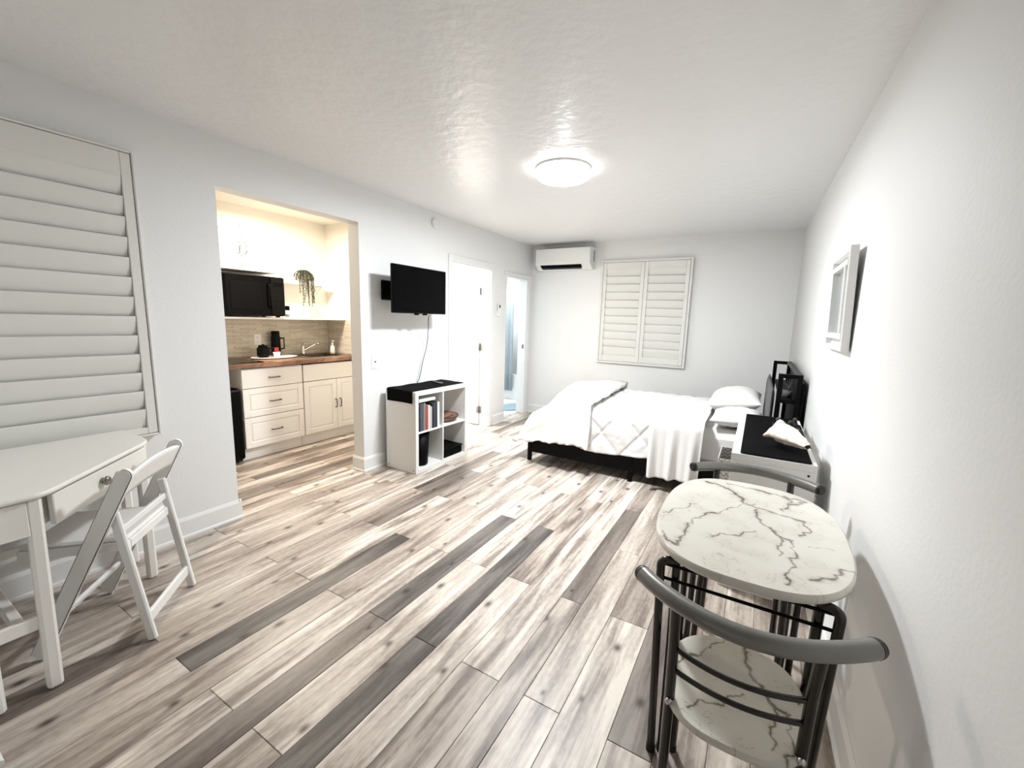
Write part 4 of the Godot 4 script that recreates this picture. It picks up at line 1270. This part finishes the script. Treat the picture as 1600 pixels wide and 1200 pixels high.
	var fs := func(u: float, v: float) -> Vector3:
		var hang := 0.475
		var s := v * 0.95
		var x := -0.72 + 0.42 * u
		var p := Vector3(x, 0, 0)
		if s < hang:
			var k := 1.0 - s / hang
			p.y = 0.61 - hang + s - 0.02 * (1.0 - u)
			p.z = -3.54 + 0.022 * k * sin(u * 17.0 + 0.6) + 0.012 * k * sin(u * 31.0) + 0.02 * k
			p.x += 0.03 * k * (0.4 - u)
		else:
			p.y = 0.638 + 0.006 * sin(u * 20.0) + 0.01 * n.get_noise_2d(x * 6.0, s * 6.0)
			p.z = -3.548 - (s - hang)
		var e := absf(s - hang)
		if e < 0.06:
			var w := 1.0 - e / 0.06
			p.y -= 0.016 * w * w
			p.z -= 0.012 * w * w
		return p - so
	obj("sheet", MB.new().cloth(70, 60, fs, 0.004), M.sheet, q)
	# pillows
	var wn := FastNoiseLite.new(); wn.seed = 15; wn.frequency = 0.02
	q = thing("pillow", "plump white pillow leaning on the headboard at the far side", "pillow", Vector3(-0.14, 0.60, -4.5), 0.0, "bed pillows")
	obj("pillow_case", MB.new().pillow(Vector3(0, 0.1, 0), Vector3(0.44, 0.23, 0.68), Basis(Vector3(0, 0, 1), 0.12), 26, 2.6, wn), M.bedding, q)
	q = thing("pillow", "flatter white pillow at the near side beside the white shelf", "pillow", Vector3(-0.095, 0.583, -3.9), 0.0, "bed pillows")
	obj("pillow_case", MB.new().pillow(Vector3(0, 0.065, 0), Vector3(0.37, 0.14, 0.5), Basis(Vector3(0, 0, 1), 0.05), 26, 2.6, wn), M.bedding, q)
	# ornaments on the headboard shelf
	t = thing("headboard_plant", "small dried plant on the lower headboard shelf", "plant", Vector3(0.225, 0.8735, -3.78))
	obj("pot", MB.new().lathe([Vector2(0, 0), Vector2(0.028, 0), Vector2(0.034, 0.05), Vector2(0.03, 0.05), Vector2(0, 0.04)], 16), M.pad, t)
	var rr := RandomNumberGenerator.new(); rr.seed = 6
	for k in 12:
		var a := rr.randf() * TAU
		obj("leaf", MB.new().tube(PackedVector3Array([Vector3(0, 0.045, 0), Vector3(cos(a) * 0.015, 0.08, sin(a) * 0.03), Vector3(cos(a) * 0.03, rr.randf_range(0.09, 0.135), sin(a) * 0.07)]), 0.004, 5, true, 0.001), mat(Color(0.3, 0.29, 0.27), 0.8), t)

# ------------------------------------------------------------------ low shelf by the bed
func night_shelf() -> void:
	var h := 0.747
	var L := 1.12
	var D := 0.366
	var at := Vector3(0.119, 0, -2.96)
	# open face looks to the bed: local +x turned to -x
	var t := thing("cube_shelf", "long white cube shelf standing along the right wall beside the bed", "shelf", at, PI)
	cube_shelf(t, L, D, h, 3)
	t = thing("table_runner", "black runner covering the top of the long white shelf", "runner", Vector3(0.125, h, -2.96))
	var f := func(u: float, v: float) -> Vector3:
		return Vector3(-0.15 + 0.305 * v, 0.0045 + 0.0008 * sin(u * 40.0) * sin(v * 8.0), 0.556 - 1.11 * u)
	obj("cloth", MB.new().cloth(60, 16, f, 0.003), M.runner, t)
	# patterned storage bin in the near upper cube
	var im := Image.create(64, 64, false, Image.FORMAT_RGB8)
	for y in 64:
		for x in 64:
			var zig := absf(fposmod(x, 16.0) - 8.0)
			im.set_pixel(x, y, Color(0.9, 0.89, 0.87) if fposmod(y + zig, 12.0) < 7.5 else Color(0.6, 0.59, 0.58))
	var chev := mat(Color.WHITE, 0.8)
	chev.albedo_texture = ImageTexture.create_from_image(im)
	chev.uv1_triplanar = true
	chev.uv1_scale = Vector3.ONE * 9.0
	t = thing("storage_bin", "fabric storage bin with grey and white chevrons sticking out of the long shelf", "storage bin", Vector3(0.03, h / 2 + 0.0085, -2.606))
	var b := MB.new()
	for s in [-1.0, 1.0]:
		b.box(Vector3(s * 0.157, 0.15, 0), Vector3(0.004, 0.3, 0.26), 0.001)
		b.box(Vector3(0, 0.15, s * 0.13), Vector3(0.314, 0.3, 0.004), 0.001)
	b.box(Vector3(0, 0.002, 0), Vector3(0.31, 0.004, 0.258))
	obj("fabric", b, chev, t)
	# conch shell: spire of whorls, big flared lip
	t = thing("conch_shell", "large cream conch shell lying on the black runner", "shell", Vector3(0.185, h + 0.007, -2.615), deg_to_rad(27.0))
	var sh := MB.new()
	sh.smooth(1)
	var ns := FastNoiseLite.new(); ns.seed = 3; ns.frequency = 3.0
	var ring := func(i: int) -> Array:
		var k := i / 48.0                       # 0 tip of the spire (far), 1 the siphon (near)
		var z := -0.165 + 0.33 * k
		var rad: float
		if k < 0.3:
			rad = 0.004 + 0.058 * k / 0.3 * (1.0 + 0.16 * sin(k * 84.0))    # stepped whorls
		else:
			rad = lerpf(0.068, 0.016, pow((k - 0.3) / 0.7, 1.7))
		var out: Array = []
		for j in 32:
			var a := TAU * j / 32.0
			var lip := 1.0 + 0.3 * exp(-pow((a - 2.9) / 0.5, 2.0)) * fin(k, 0.2, 0.36) * (1.0 - fin(k, 0.7, 1.0))
			var notch := 1.0 - 0.5 * exp(-pow((a - 3.75) / 0.4, 2.0)) * fin(k, 0.25, 0.4)   # mouth under the lip
			var knob := 1.0 + 0.5 * exp(-pow((k - 0.29) / 0.05, 2.0)) * maxf(0.0, sin(a * 4.0 + 0.6))
			var rr := rad * lip * notch * knob + 0.009 * ns.get_noise_3d(cos(a) * 0.5, sin(a) * 0.5, k * 2.5)
			out.append(Vector3(cos(a) * rr, 0.06 + sin(a) * rr * (0.95 if sin(a) > 0.0 else 0.55), z))
		return out
	var prev: Array = ring.call(0)
	for i in range(1, 49):
		var cur: Array = ring.call(i)
		for j in 32:
			var j2 := (j + 1) % 32
			sh.quad(prev[j], prev[j2], cur[j2], cur[j])
		prev = cur
	obj("shell_body", sh, bumpy(mat(Color(0.95, 0.9, 0.85), 0.5), noise_tex(51, 0.05), 0.25, 8.0), t)
	# dark tray of dried pods
	t = thing("pod_tray", "black tray heaped with dark dried pods behind the conch shell", "tray", Vector3(0.205, h + 0.0085, -3.0))
	b = MB.new()
	b.box(Vector3(0, 0.003, 0), Vector3(0.15, 0.006, 0.34), 0.001)
	for s in [-1.0, 1.0]:
		b.box(Vector3(s * 0.073, 0.016, 0), Vector3(0.005, 0.03, 0.34), 0.001)
		b.box(Vector3(0, 0.016, s * 0.168), Vector3(0.14, 0.03, 0.005), 0.001)
	obj("tray", b, M.black_plastic, t)
	var r := RandomNumberGenerator.new(); r.seed = 88
	for i in 34:
		var p := Vector3(r.randf_range(-0.055, 0.055), 0.024 + 0.045 * r.randf() * (1.0 if i > 12 else 0.2), r.randf_range(-0.145, 0.145))
		var pod := thing("dried_pod", "dark brown dried pod in the black tray", "pod", t.position + p, r.randf() * TAU, "dried pods in the tray")
		var s := r.randf_range(0.012, 0.02)
		obj("husk", MB.new().lathe([Vector2(0, -s), Vector2(s * 0.7, -s * 0.6), Vector2(s, 0), Vector2(s * 0.75, s * 0.6), Vector2(s * 0.3, s), Vector2(0, s * 1.1)], 9, Vector3.ZERO, Basis(Vector3(1, 0, 0), r.randf() * 2.0)), mat([Color(0.1, 0.085, 0.075), Color(0.24, 0.22, 0.2), Color(0.055, 0.05, 0.05)][i % 3], 0.7), pod)

# ------------------------------------------------------------------ bistro set
func super_ring(cx: float, cz: float, ax: float, az: float, e: float, n := 64) -> PackedVector2Array:
	var p := PackedVector2Array()
	for k in n:
		var a := TAU * k / n
		var c := cos(a)
		var s := sin(a)
		p.append(Vector2(cx + ax * signf(c) * pow(absf(c), 2.0 / e), cz + az * signf(s) * pow(absf(s), 2.0 / e)))
	return p

func bend(a: Vector3, corner: Vector3, c: Vector3, r: float, n := 6) -> PackedVector3Array:
	var p := corner + (a - corner).normalized() * r
	var q := corner + (c - corner).normalized() * r
	var out := PackedVector3Array()
	for i in n + 1:
		var t := float(i) / n
		out.append(p.lerp(corner, t).lerp(corner.lerp(q, t), t))
	return out

func bistro() -> void:
	# table
	var cz := -1.575
	var cx := 0.03
	var t := thing("bistro_table", "small bistro table with oval white marble print top and grey metal legs", "table", Vector3(cx, 0, cz))
	var o := t.position
	var top := MB.new(o)
	top.slab(super_ring(cx, cz, 0.277, 0.4, 2.75), 0.716, 0.742, 0.006)
	obj("table_top", top, M.marble, t)
	var tr := 0.0125
	for sx in [-1.0, 1.0]:
		for sz in [-1.0, 1.0]:
			var x: float = cx + sx * 0.216
			var z: float = cz + sz * 0.337
			var x2: float = x - sx * 0.042
			var z2: float = z - sz * 0.016
			# a narrow bent loop under the corner: outer tube and inner tube both reach the floor
			var a := Vector3(x - sx * 0.012, 0.0, z - sz * 0.045)
			var c1 := Vector3(x, 0.702, z)
			var c2 := Vector3(x2, 0.702, z2)
			var d := Vector3(x2, 0.0, z2 - sz * 0.045)
			var pts := PackedVector3Array([a])
			pts.append_array(bend(a, c1, c2, 0.022, 8))
			pts.append_array(bend(c1, c2, d, 0.022, 8))
			pts.append(d)
			var lg := obj("leg", MB.new(o).tube(pts, tr, 12), M.gun, t)
			for e in [a, d]:
				obj("rubber_foot", MB.new(o).tube(PackedVector3Array([e, e + Vector3(0, 0.022, 0)]), 0.0145, 12), M.rubber, lg)
	for sz in [-1.0, 1.0]:
		for y in [0.69, 0.645]:
			var z: float = cz + sz * 0.333
			obj("cross_rod", MB.new(o).tube(PackedVector3Array([Vector3(cx - 0.21, y, z), Vector3(cx + 0.21, y, z)]), 0.005, 8), M.black_metal, t)
	for sx in [-1.0, 1.0]:
		obj("side_rod", MB.new(o).tube(PackedVector3Array([Vector3(cx + sx * 0.16, 0.695, cz - 0.31), Vector3(cx + sx * 0.16, 0.695, cz + 0.31)]), 0.008, 8), M.gun, t)
	bistro_chair("bistro chair nearest the camera with curved grey metal back and marble seat", Vector3(0.035, 0, -1.13), 0.0)
	bistro_chair("bistro chair tucked in at the far side of the oval table", Vector3(0.036, 0, -1.89), PI, 0.15)

# chair looking to local -z; the back bar bulges to +z
func bistro_chair(label: String, at: Vector3, turn: float, seat_half := 0.163) -> void:
	var t := thing("bistro_chair", label, "chair", at, turn, "bistro chairs at the oval table")
	var hb := 0.765
	var pts := PackedVector3Array()
	for i in 19:
		var u := -1.0 + 2.0 * i / 18.0
		pts.append(Vector3(u * 0.232, hb + 0.0, 0.098 + 0.108 * (1.0 - u * u)))
	var bk := obj("back_bar", MB.new().tube(pts, 0.0205, 16), M.bar, t)
	for e in [[pts[0], pts[1]], [pts[18], pts[17]]]:
		var d: Vector3 = (e[0] - e[1]).normalized()
		obj("end_cap", MB.new().tube(PackedVector3Array([e[0] - d * 0.004, e[0] + d * 0.006, e[0] + d * 0.01]), 0.0212, 16, true, 0.017), M.rubber, bk)
	for sx in [-1.0, 1.0]:
		# rear post, carried on as the rear leg
		var x: float = sx * 0.14
		var rl := obj("rear_leg", MB.new().tube(PackedVector3Array([Vector3(x * 1.02, 0.0, 0.115), Vector3(x, 0.30, 0.105), Vector3(x, 0.46, 0.102), Vector3(x, 0.62, 0.12), Vector3(x, hb - 0.01, 0.158)]), 0.0125, 12), M.gun, t)
		obj("rubber_foot", MB.new().tube(PackedVector3Array([Vector3(x * 1.02, 0, 0.115), Vector3(x * 1.02, 0.02, 0.1145)]), 0.0145, 12), M.rubber, rl)
		var a := Vector3(x * 1.05, 0.0, -0.19)
		var c := Vector3(x, 0.425, -0.17)
		var d := Vector3(x, 0.425, 0.10)
		var fp := PackedVector3Array([a])
		fp.append_array(bend(a, c, d, 0.05))
		fp.append(d)
		var fl := obj("front_leg", MB.new().tube(fp, 0.0115, 12), M.gun, t)
		obj("rubber_foot", MB.new().tube(PackedVector3Array([a, a + Vector3(0, 0.02, 0)]), 0.0135, 12), M.rubber, fl)
		obj("bolt", MB.new().lathe([Vector2(0.009, 0), Vector2(0.008, 0.006), Vector2(0, 0.008)], 10, Vector3(x, 0.455, 0.115), Basis(Vector3.RIGHT, PI / 2)), M.chrome, t)
	for r in [[0.61, 0.118, 0.035], [0.545, 0.11, 0.03]]:
		var p2 := PackedVector3Array()
		for i in 13:
			var u := -1.0 + 2.0 * i / 12.0
			p2.append(Vector3(u * 0.138, r[0], r[1] + r[2] * (1.0 - u * u)))
		obj("back_rail", MB.new().tube(p2, 0.0065, 10), M.gun, t)
	# seat: wide at the front, rounded, bulging out at the back
	var poly := PackedVector2Array()
	for k in 48:
		var a := TAU * k / 48.0
		var c := cos(a)
		var s := sin(a)
		var e := 2.0 / 2.7
		poly.append(Vector2(seat_half * signf(c) * pow(absf(c), e), -0.015 + 0.185 * signf(s) * pow(absf(s), e)))
	var sb := MB.new()
	sb.uo = Vector2(0.03, -1.5)
	sb.slab(poly, 0.437, 0.457, 0.005)
	obj("seat", sb, M.marble, t)

# ------------------------------------------------------------------ corner desk and folding chair
func rounded(poly: Array, rad: Array, n := 6) -> PackedVector2Array:
	var out := PackedVector2Array()
	for i in poly.size():
		var p: Vector2 = poly[i]
		var a: Vector2 = poly[(i - 1 + poly.size()) % poly.size()]
		var c: Vector2 = poly[(i + 1) % poly.size()]
		var r: float = rad[i]
		if r <= 0.0:
			out.append(p); continue
		var s := p + (a - p).normalized() * r
		var e := p + (c - p).normalized() * r
		for k in n + 1:
			var t := float(k) / n
			out.append(s.lerp(p, t).lerp(p.lerp(e, t), t))
	return out

func desk_corner() -> void:
	var at := Vector3(-2.55, 0, -0.5)
	var t := thing("corner_desk", "white wooden corner desk with one drawer under the large shutter", "desk", at)
	var poly := [Vector2(-2.895, -0.847), Vector2(-2.575, -0.847), Vector2(-2.105, -0.385), Vector2(-2.105, -0.18), Vector2(-2.895, -0.18)]
	obj("desk_top", MB.new(at).slab(rounded(poly, [0.03, 0.07, 0.05, 0.01, 0.01]), 0.733, 0.752, 0.006), M.desk, t)
	var g := Vector3(-0.7071, 0, -0.7071)       # along the diagonal front, away from the camera
	var nrm := Vector3(0.7071, 0, -0.7071)      # out of the front
	var f0 := Vector3(-2.135, 0, -0.385)
	var bs := Basis(g, Vector3.UP, -nrm)
	# legs
	for q in [[Vector3(-2.143, 0.733, -0.358), Vector3(-2.135, 0, -0.345)], [Vector3(-2.62, 0.733, -0.815), Vector3(-2.635, 0, -0.815)], [Vector3(-2.87, 0.733, -0.815), Vector3(-2.87, 0, -0.815)], [Vector3(-2.14, 0.733, -0.21), Vector3(-2.135, 0, -0.205)], [Vector3(-2.87, 0.733, -0.21), Vector3(-2.87, 0, -0.21)]]:
		obj("leg", MB.new(at).bar(q[1], q[0], 0.042, 0.042, 0.009, Vector3(0, 0, 1)), M.desk, t)
	# aprons
	obj("apron", MB.new(at).box(Vector3(-2.745, 0.665, -0.815), Vector3(0.21, 0.125, 0.018), 0.002), M.desk, t)
	obj("apron", MB.new(at).box(Vector3(-2.128, 0.665, -0.285), Vector3(0.018, 0.125, 0.11), 0.002), M.desk, t)
	obj("apron", MB.new(at).box(Vector3(-2.88, 0.665, -0.51), Vector3(0.018, 0.125, 0.56), 0.002), M.desk, t)
	var m := f0 + g * 0.335
	# drawer, a little proud of the diagonal front
	obj("drawer_rail", MB.new(at).box(m + nrm * -0.045 + Vector3(0, 0.665, 0), Vector3(0.6, 0.115, 0.016), 0.001, bs), M.desk, t)
	var dr := obj("drawer", MB.new(at).box(m + nrm * -0.012 + Vector3(0, 0.66, 0), Vector3(0.585, 0.115, 0.02), 0.003, bs).box(m + nrm * -0.12 + Vector3(0, 0.65, 0), Vector3(0.5, 0.09, 0.2), 0.0, bs), M.desk, t)
	var kb := Basis(g, nrm, g.cross(nrm))
	obj("knob", MB.new(at).lathe([Vector2(0.015, 0), Vector2(0.013, 0.004), Vector2(0.01, 0.008), Vector2(0.015, 0.012), Vector2(0.02, 0.018), Vector2(0.02, 0.023), Vector2(0.014, 0.029), Vector2(0, 0.031)], 24, m + g * -0.035 + nrm * -0.004 + Vector3(0, 0.67, 0), kb), mat(Color(0.6, 0.59, 0.57), 0.12, 1.0), dr)
	# low stretchers
	obj("stretcher", MB.new(at).bar(Vector3(-2.14, 0.27, -0.335), Vector3(-2.14, 0.27, -0.225), 0.02, 0.05, 0.003, Vector3(0, 1, 0)), M.desk, t)
	obj("stretcher", MB.new(at).bar(Vector3(-2.15, 0.27, -0.285), Vector3(-2.86, 0.27, -0.285), 0.03, 0.04, 0.003, Vector3(0, 1, 0)), M.desk, t)
	obj("stretcher", MB.new(at).bar(Vector3(-2.87, 0.27, -0.235), Vector3(-2.87, 0.27, -0.79), 0.02, 0.04, 0.003, Vector3(0, 1, 0)), M.desk, t)
	folding_chair()

func folding_chair() -> void:
	# base at the middle of the rear feet; local -z is the way it faces, local +x its right
	var r1 := Vector3(-2.11, 0, -0.633)
	var r2 := Vector3(-2.382, 0, -0.889)
	var fw := Vector3(-0.686, 0, 0.727)
	var base := (r1 + r2) / 2
	var t := thing("folding_chair", "white folding chair with its seat pushed under the corner desk", "chair", base)
	t.basis = Basis(-fw.cross(Vector3.UP) * -1.0, Vector3.UP, -fw).orthonormalized()
	var hw := 0.187
	for s in [-1.0, 1.0]:
		# back post running down into the front leg
		var b := MB.new()
		var pr := PackedVector2Array()
		var p0 := Vector2(0.374, 0.0)
		var p1 := Vector2(0.010, 0.77)
		var d := (p1 - p0).normalized()
		var nn := Vector2(-d.y, d.x)
		var pw := 0.0285
		pr.append(Vector2(p0.x + pw / absf(d.y), 0.0))
		pr.append(p0 + nn * pw + d * 0.02)
		for k in 9:
			var a := PI * k / 8.0
			pr.append(p1 - d * pw + nn * pw * cos(a) + d * pw * sin(a))
		pr.append(p0 - nn * pw + d * 0.02)
		pr.append(Vector2(p0.x - pw / absf(d.y), 0.0))
		prism_side(b, pr, s * (hw + 0.024), 0.011)
		obj("back_post", b, M.white, t)
		# rear leg
		b = MB.new()
		b.bar(Vector3(s * hw, 0.0, 0.0), Vector3(s * hw, 0.585, -0.085), 0.022, 0.034, 0.005, Vector3(0, 0, 1))
		obj("rear_leg", b, M.white, t)
	var fb := func(y: float) -> float: return -(0.010 + 0.473 * (0.77 - y))
	# backrest
	var arch := func(u: float, v: float) -> Vector3:
		var x := (1.0 - 2.0 * u) * (hw + 0.013)
		var y := 0.655 + v * (0.092 + 0.014 * (1.0 - pow(2.0 * u - 1.0, 2.0)))
		return Vector3(x, y, fb.call(y) + 0.008 - 0.012 * (1.0 - pow(2.0 * u - 1.0, 2.0)))
	obj("backrest", MB.new().cloth(24, 6, arch, 0.016), M.white, t)
	# seat
	obj("seat_frame", MB.new().box(Vector3(-hw + 0.03, 0.425, -0.24), Vector3(0.022, 0.04, 0.36), 0.004).box(Vector3(hw - 0.03, 0.425, -0.24), Vector3(0.022, 0.04, 0.36), 0.004).box(Vector3(0, 0.425, -0.412), Vector3(2 * hw - 0.08, 0.04, 0.022), 0.004).box(Vector3(0, 0.425, -0.07), Vector3(2 * hw - 0.08, 0.04, 0.022), 0.004), M.white, t)
	obj("seat_pad", MB.new().box(Vector3(0, 0.452, -0.24), Vector3(2 * hw - 0.05, 0.02, 0.35), 0.008), M.white_satin, t)
	# cross bars
	obj("cross_bar", MB.new().bar(Vector3(-hw + 0.012, 0.50, -0.075), Vector3(hw - 0.012, 0.50, -0.075), 0.028, 0.016, 0.003, Vector3(0, 0, 1)), M.white, t)
	obj("cross_bar", MB.new().bar(Vector3(-hw + 0.012, 0.095, -0.014), Vector3(hw - 0.012, 0.095, -0.014), 0.05, 0.016, 0.003, Vector3(0, 0, 1)), M.white, t)
	obj("cross_bar", MB.new().bar(Vector3(-hw - 0.012, 0.16, fb.call(0.16)), Vector3(hw + 0.012, 0.16, fb.call(0.16)), 0.03, 0.016, 0.003, Vector3(0, -0.383, 0.924)), M.white, t)

# profile points (forward, up) extruded across local x
func prism_side(b: MB, pr: PackedVector2Array, x: float, hw: float) -> void:
	var n := pr.size()
	var m := Vector2.ZERO
	for p in pr: m += p
	m /= n
	var c := Vector3(x, m.y, -m.x)
	b.flat()
	var h := 0.004
	for i in n:
		var p := pr[i]
		var q := pr[(i + 1) % n]
		var pi := p + (m - p).normalized() * 0.0
		b.cquad(Vector3(x - hw + h, p.y, -p.x), Vector3(x + hw - h, p.y, -p.x), Vector3(x + hw - h, q.y, -q.x), Vector3(x - hw + h, q.y, -q.x), c)
	# bevelled faces
	var ins := PackedVector2Array()
	var r := Geometry2D.offset_polygon(pr, -h)
	var face: PackedVector2Array = r[0] if r.size() > 0 else pr
	for s in [-1.0, 1.0]:
		var idx := Geometry2D.triangulate_polygon(pr)
		for i in range(0, idx.size(), 3):
			b.ctri(Vector3(x + s * (hw - h), pr[idx[i]].y, -pr[idx[i]].x), Vector3(x + s * (hw - h), pr[idx[i + 1]].y, -pr[idx[i + 1]].x), Vector3(x + s * (hw - h), pr[idx[i + 2]].y, -pr[idx[i + 2]].x), c)
		idx = Geometry2D.triangulate_polygon(face)
		for i in range(0, idx.size(), 3):
			b.ctri(Vector3(x + s * hw, face[idx[i]].y, -face[idx[i]].x), Vector3(x + s * hw, face[idx[i + 1]].y, -face[idx[i + 1]].x), Vector3(x + s * hw, face[idx[i + 2]].y, -face[idx[i + 2]].x), c)
		for i in face.size():
			var p := face[i]
			var q := face[(i + 1) % face.size()]
			b.cquad(Vector3(x + s * hw, p.y, -p.x), Vector3(x + s * hw, q.y, -q.x), Vector3(x + s * (hw - h), q.y, -q.x), Vector3(x + s * (hw - h), p.y, -p.x), c)

# ------------------------------------------------------------------ small things on the walls
func wall_bits() -> void:
	var t := thing("light_switch", "white light switch plate on the wall between kitchen opening and television", "light switch", Vector3(WL, 0.98, -2.615))
	obj("plate", MB.new().box(Vector3(0.003, 0, 0), Vector3(0.006, 0.118, 0.073), 0.002), M.white, t)
	obj("toggle", MB.new().box(Vector3(0.011, 0.006, 0), Vector3(0.012, 0.012, 0.01), 0.002, Basis(Vector3(0, 0, 1), 0.4)), M.nickel, t)
	t = thing("smoke_detector", "small white round smoke detector high on the left wall", "smoke detector", Vector3(WL, 2.335, -3.425))
	obj("body", MB.new().lathe([Vector2(0, 0), Vector2(0.052, 0), Vector2(0.052, 0.016), Vector2(0.044, 0.03), Vector2(0.02, 0.034), Vector2(0, 0.034)], 28, Vector3.ZERO, Basis(Vector3(0, 0, 1), -PI / 2)), M.white, t)
	t = thing("remote_holder", "white air conditioner remote in a holder between the two doorways", "remote", Vector3(WL, 1.502, -4.655))
	obj("holder", MB.new().box(Vector3(0.008, -0.04, 0), Vector3(0.016, 0.08, 0.06), 0.004), M.white_satin, t)
	obj("remote", MB.new().box(Vector3(0.02, 0.0, 0), Vector3(0.014, 0.155, 0.05), 0.005), M.white, t)
	obj("display", MB.new().box(Vector3(0.028, 0.05, -0.004), Vector3(0.002, 0.035, 0.032), 0.0005), M.dark_grey, t)
	# picture frame leaning out a little from the right wall
	var z0 := -2.4
	var w := 0.55
	var h := 0.47
	var zc := z0 - w / 2
	var at := Vector3(wr(zc) - 0.002, 1.295, zc)
	t = thing("picture_frame", "white double picture frame with grey print on the right wall", "picture frame", at)
	# local: x along the wall, y up, z out of the wall
	var lean := deg_to_rad(2.0)
	t.basis = Basis(Vector3(0, 0, 1), Vector3(0, 1, 0), Vector3(-1, 0, 0)) * Basis(Vector3(1, 0, 0), lean)
	var fw := 0.022
	var dp := 0.032
	var fr := MB.new()
	for s in [-1.0, 1.0]:
		fr.box(Vector3(s * (w / 2 - fw / 2), h / 2, dp / 2), Vector3(fw, h, dp), 0.002)
		fr.box(Vector3(0, h / 2 + s * (h / 2 - fw / 2), dp / 2), Vector3(w - 2 * fw - 0.0005, fw, dp), 0.002)
	obj("outer_frame", fr, M.white, t)
	fr = MB.new()
	for s in [-1.0, 1.0]:
		fr.box(Vector3(s * (w / 2 - 0.085), h / 2, dp / 2 + 0.004), Vector3(0.026, h - 0.13, dp), 0.002)
		fr.box(Vector3(0, h / 2 + s * (h / 2 - 0.068), dp / 2 + 0.004), Vector3(w - 2 * fw, 0.026, dp), 0.002)
	obj("inner_frame", fr, M.white, t)
	obj("backing", MB.new().box(Vector3(0, h / 2, 0.003), Vector3(w - 2 * fw, h - 2 * fw, 0.004)), M.white, t)
	obj("print", MB.new().box(Vector3(0, h / 2, 0.008), Vector3(w - 0.19, h - 0.16, 0.003)), mat(Color(0.46, 0.465, 0.47), 0.6), t)
	obj("pane", MB.new().box(Vector3(0, h / 2, 0.014), Vector3(w - 0.19, h - 0.16, 0.002)), M.glass, t)
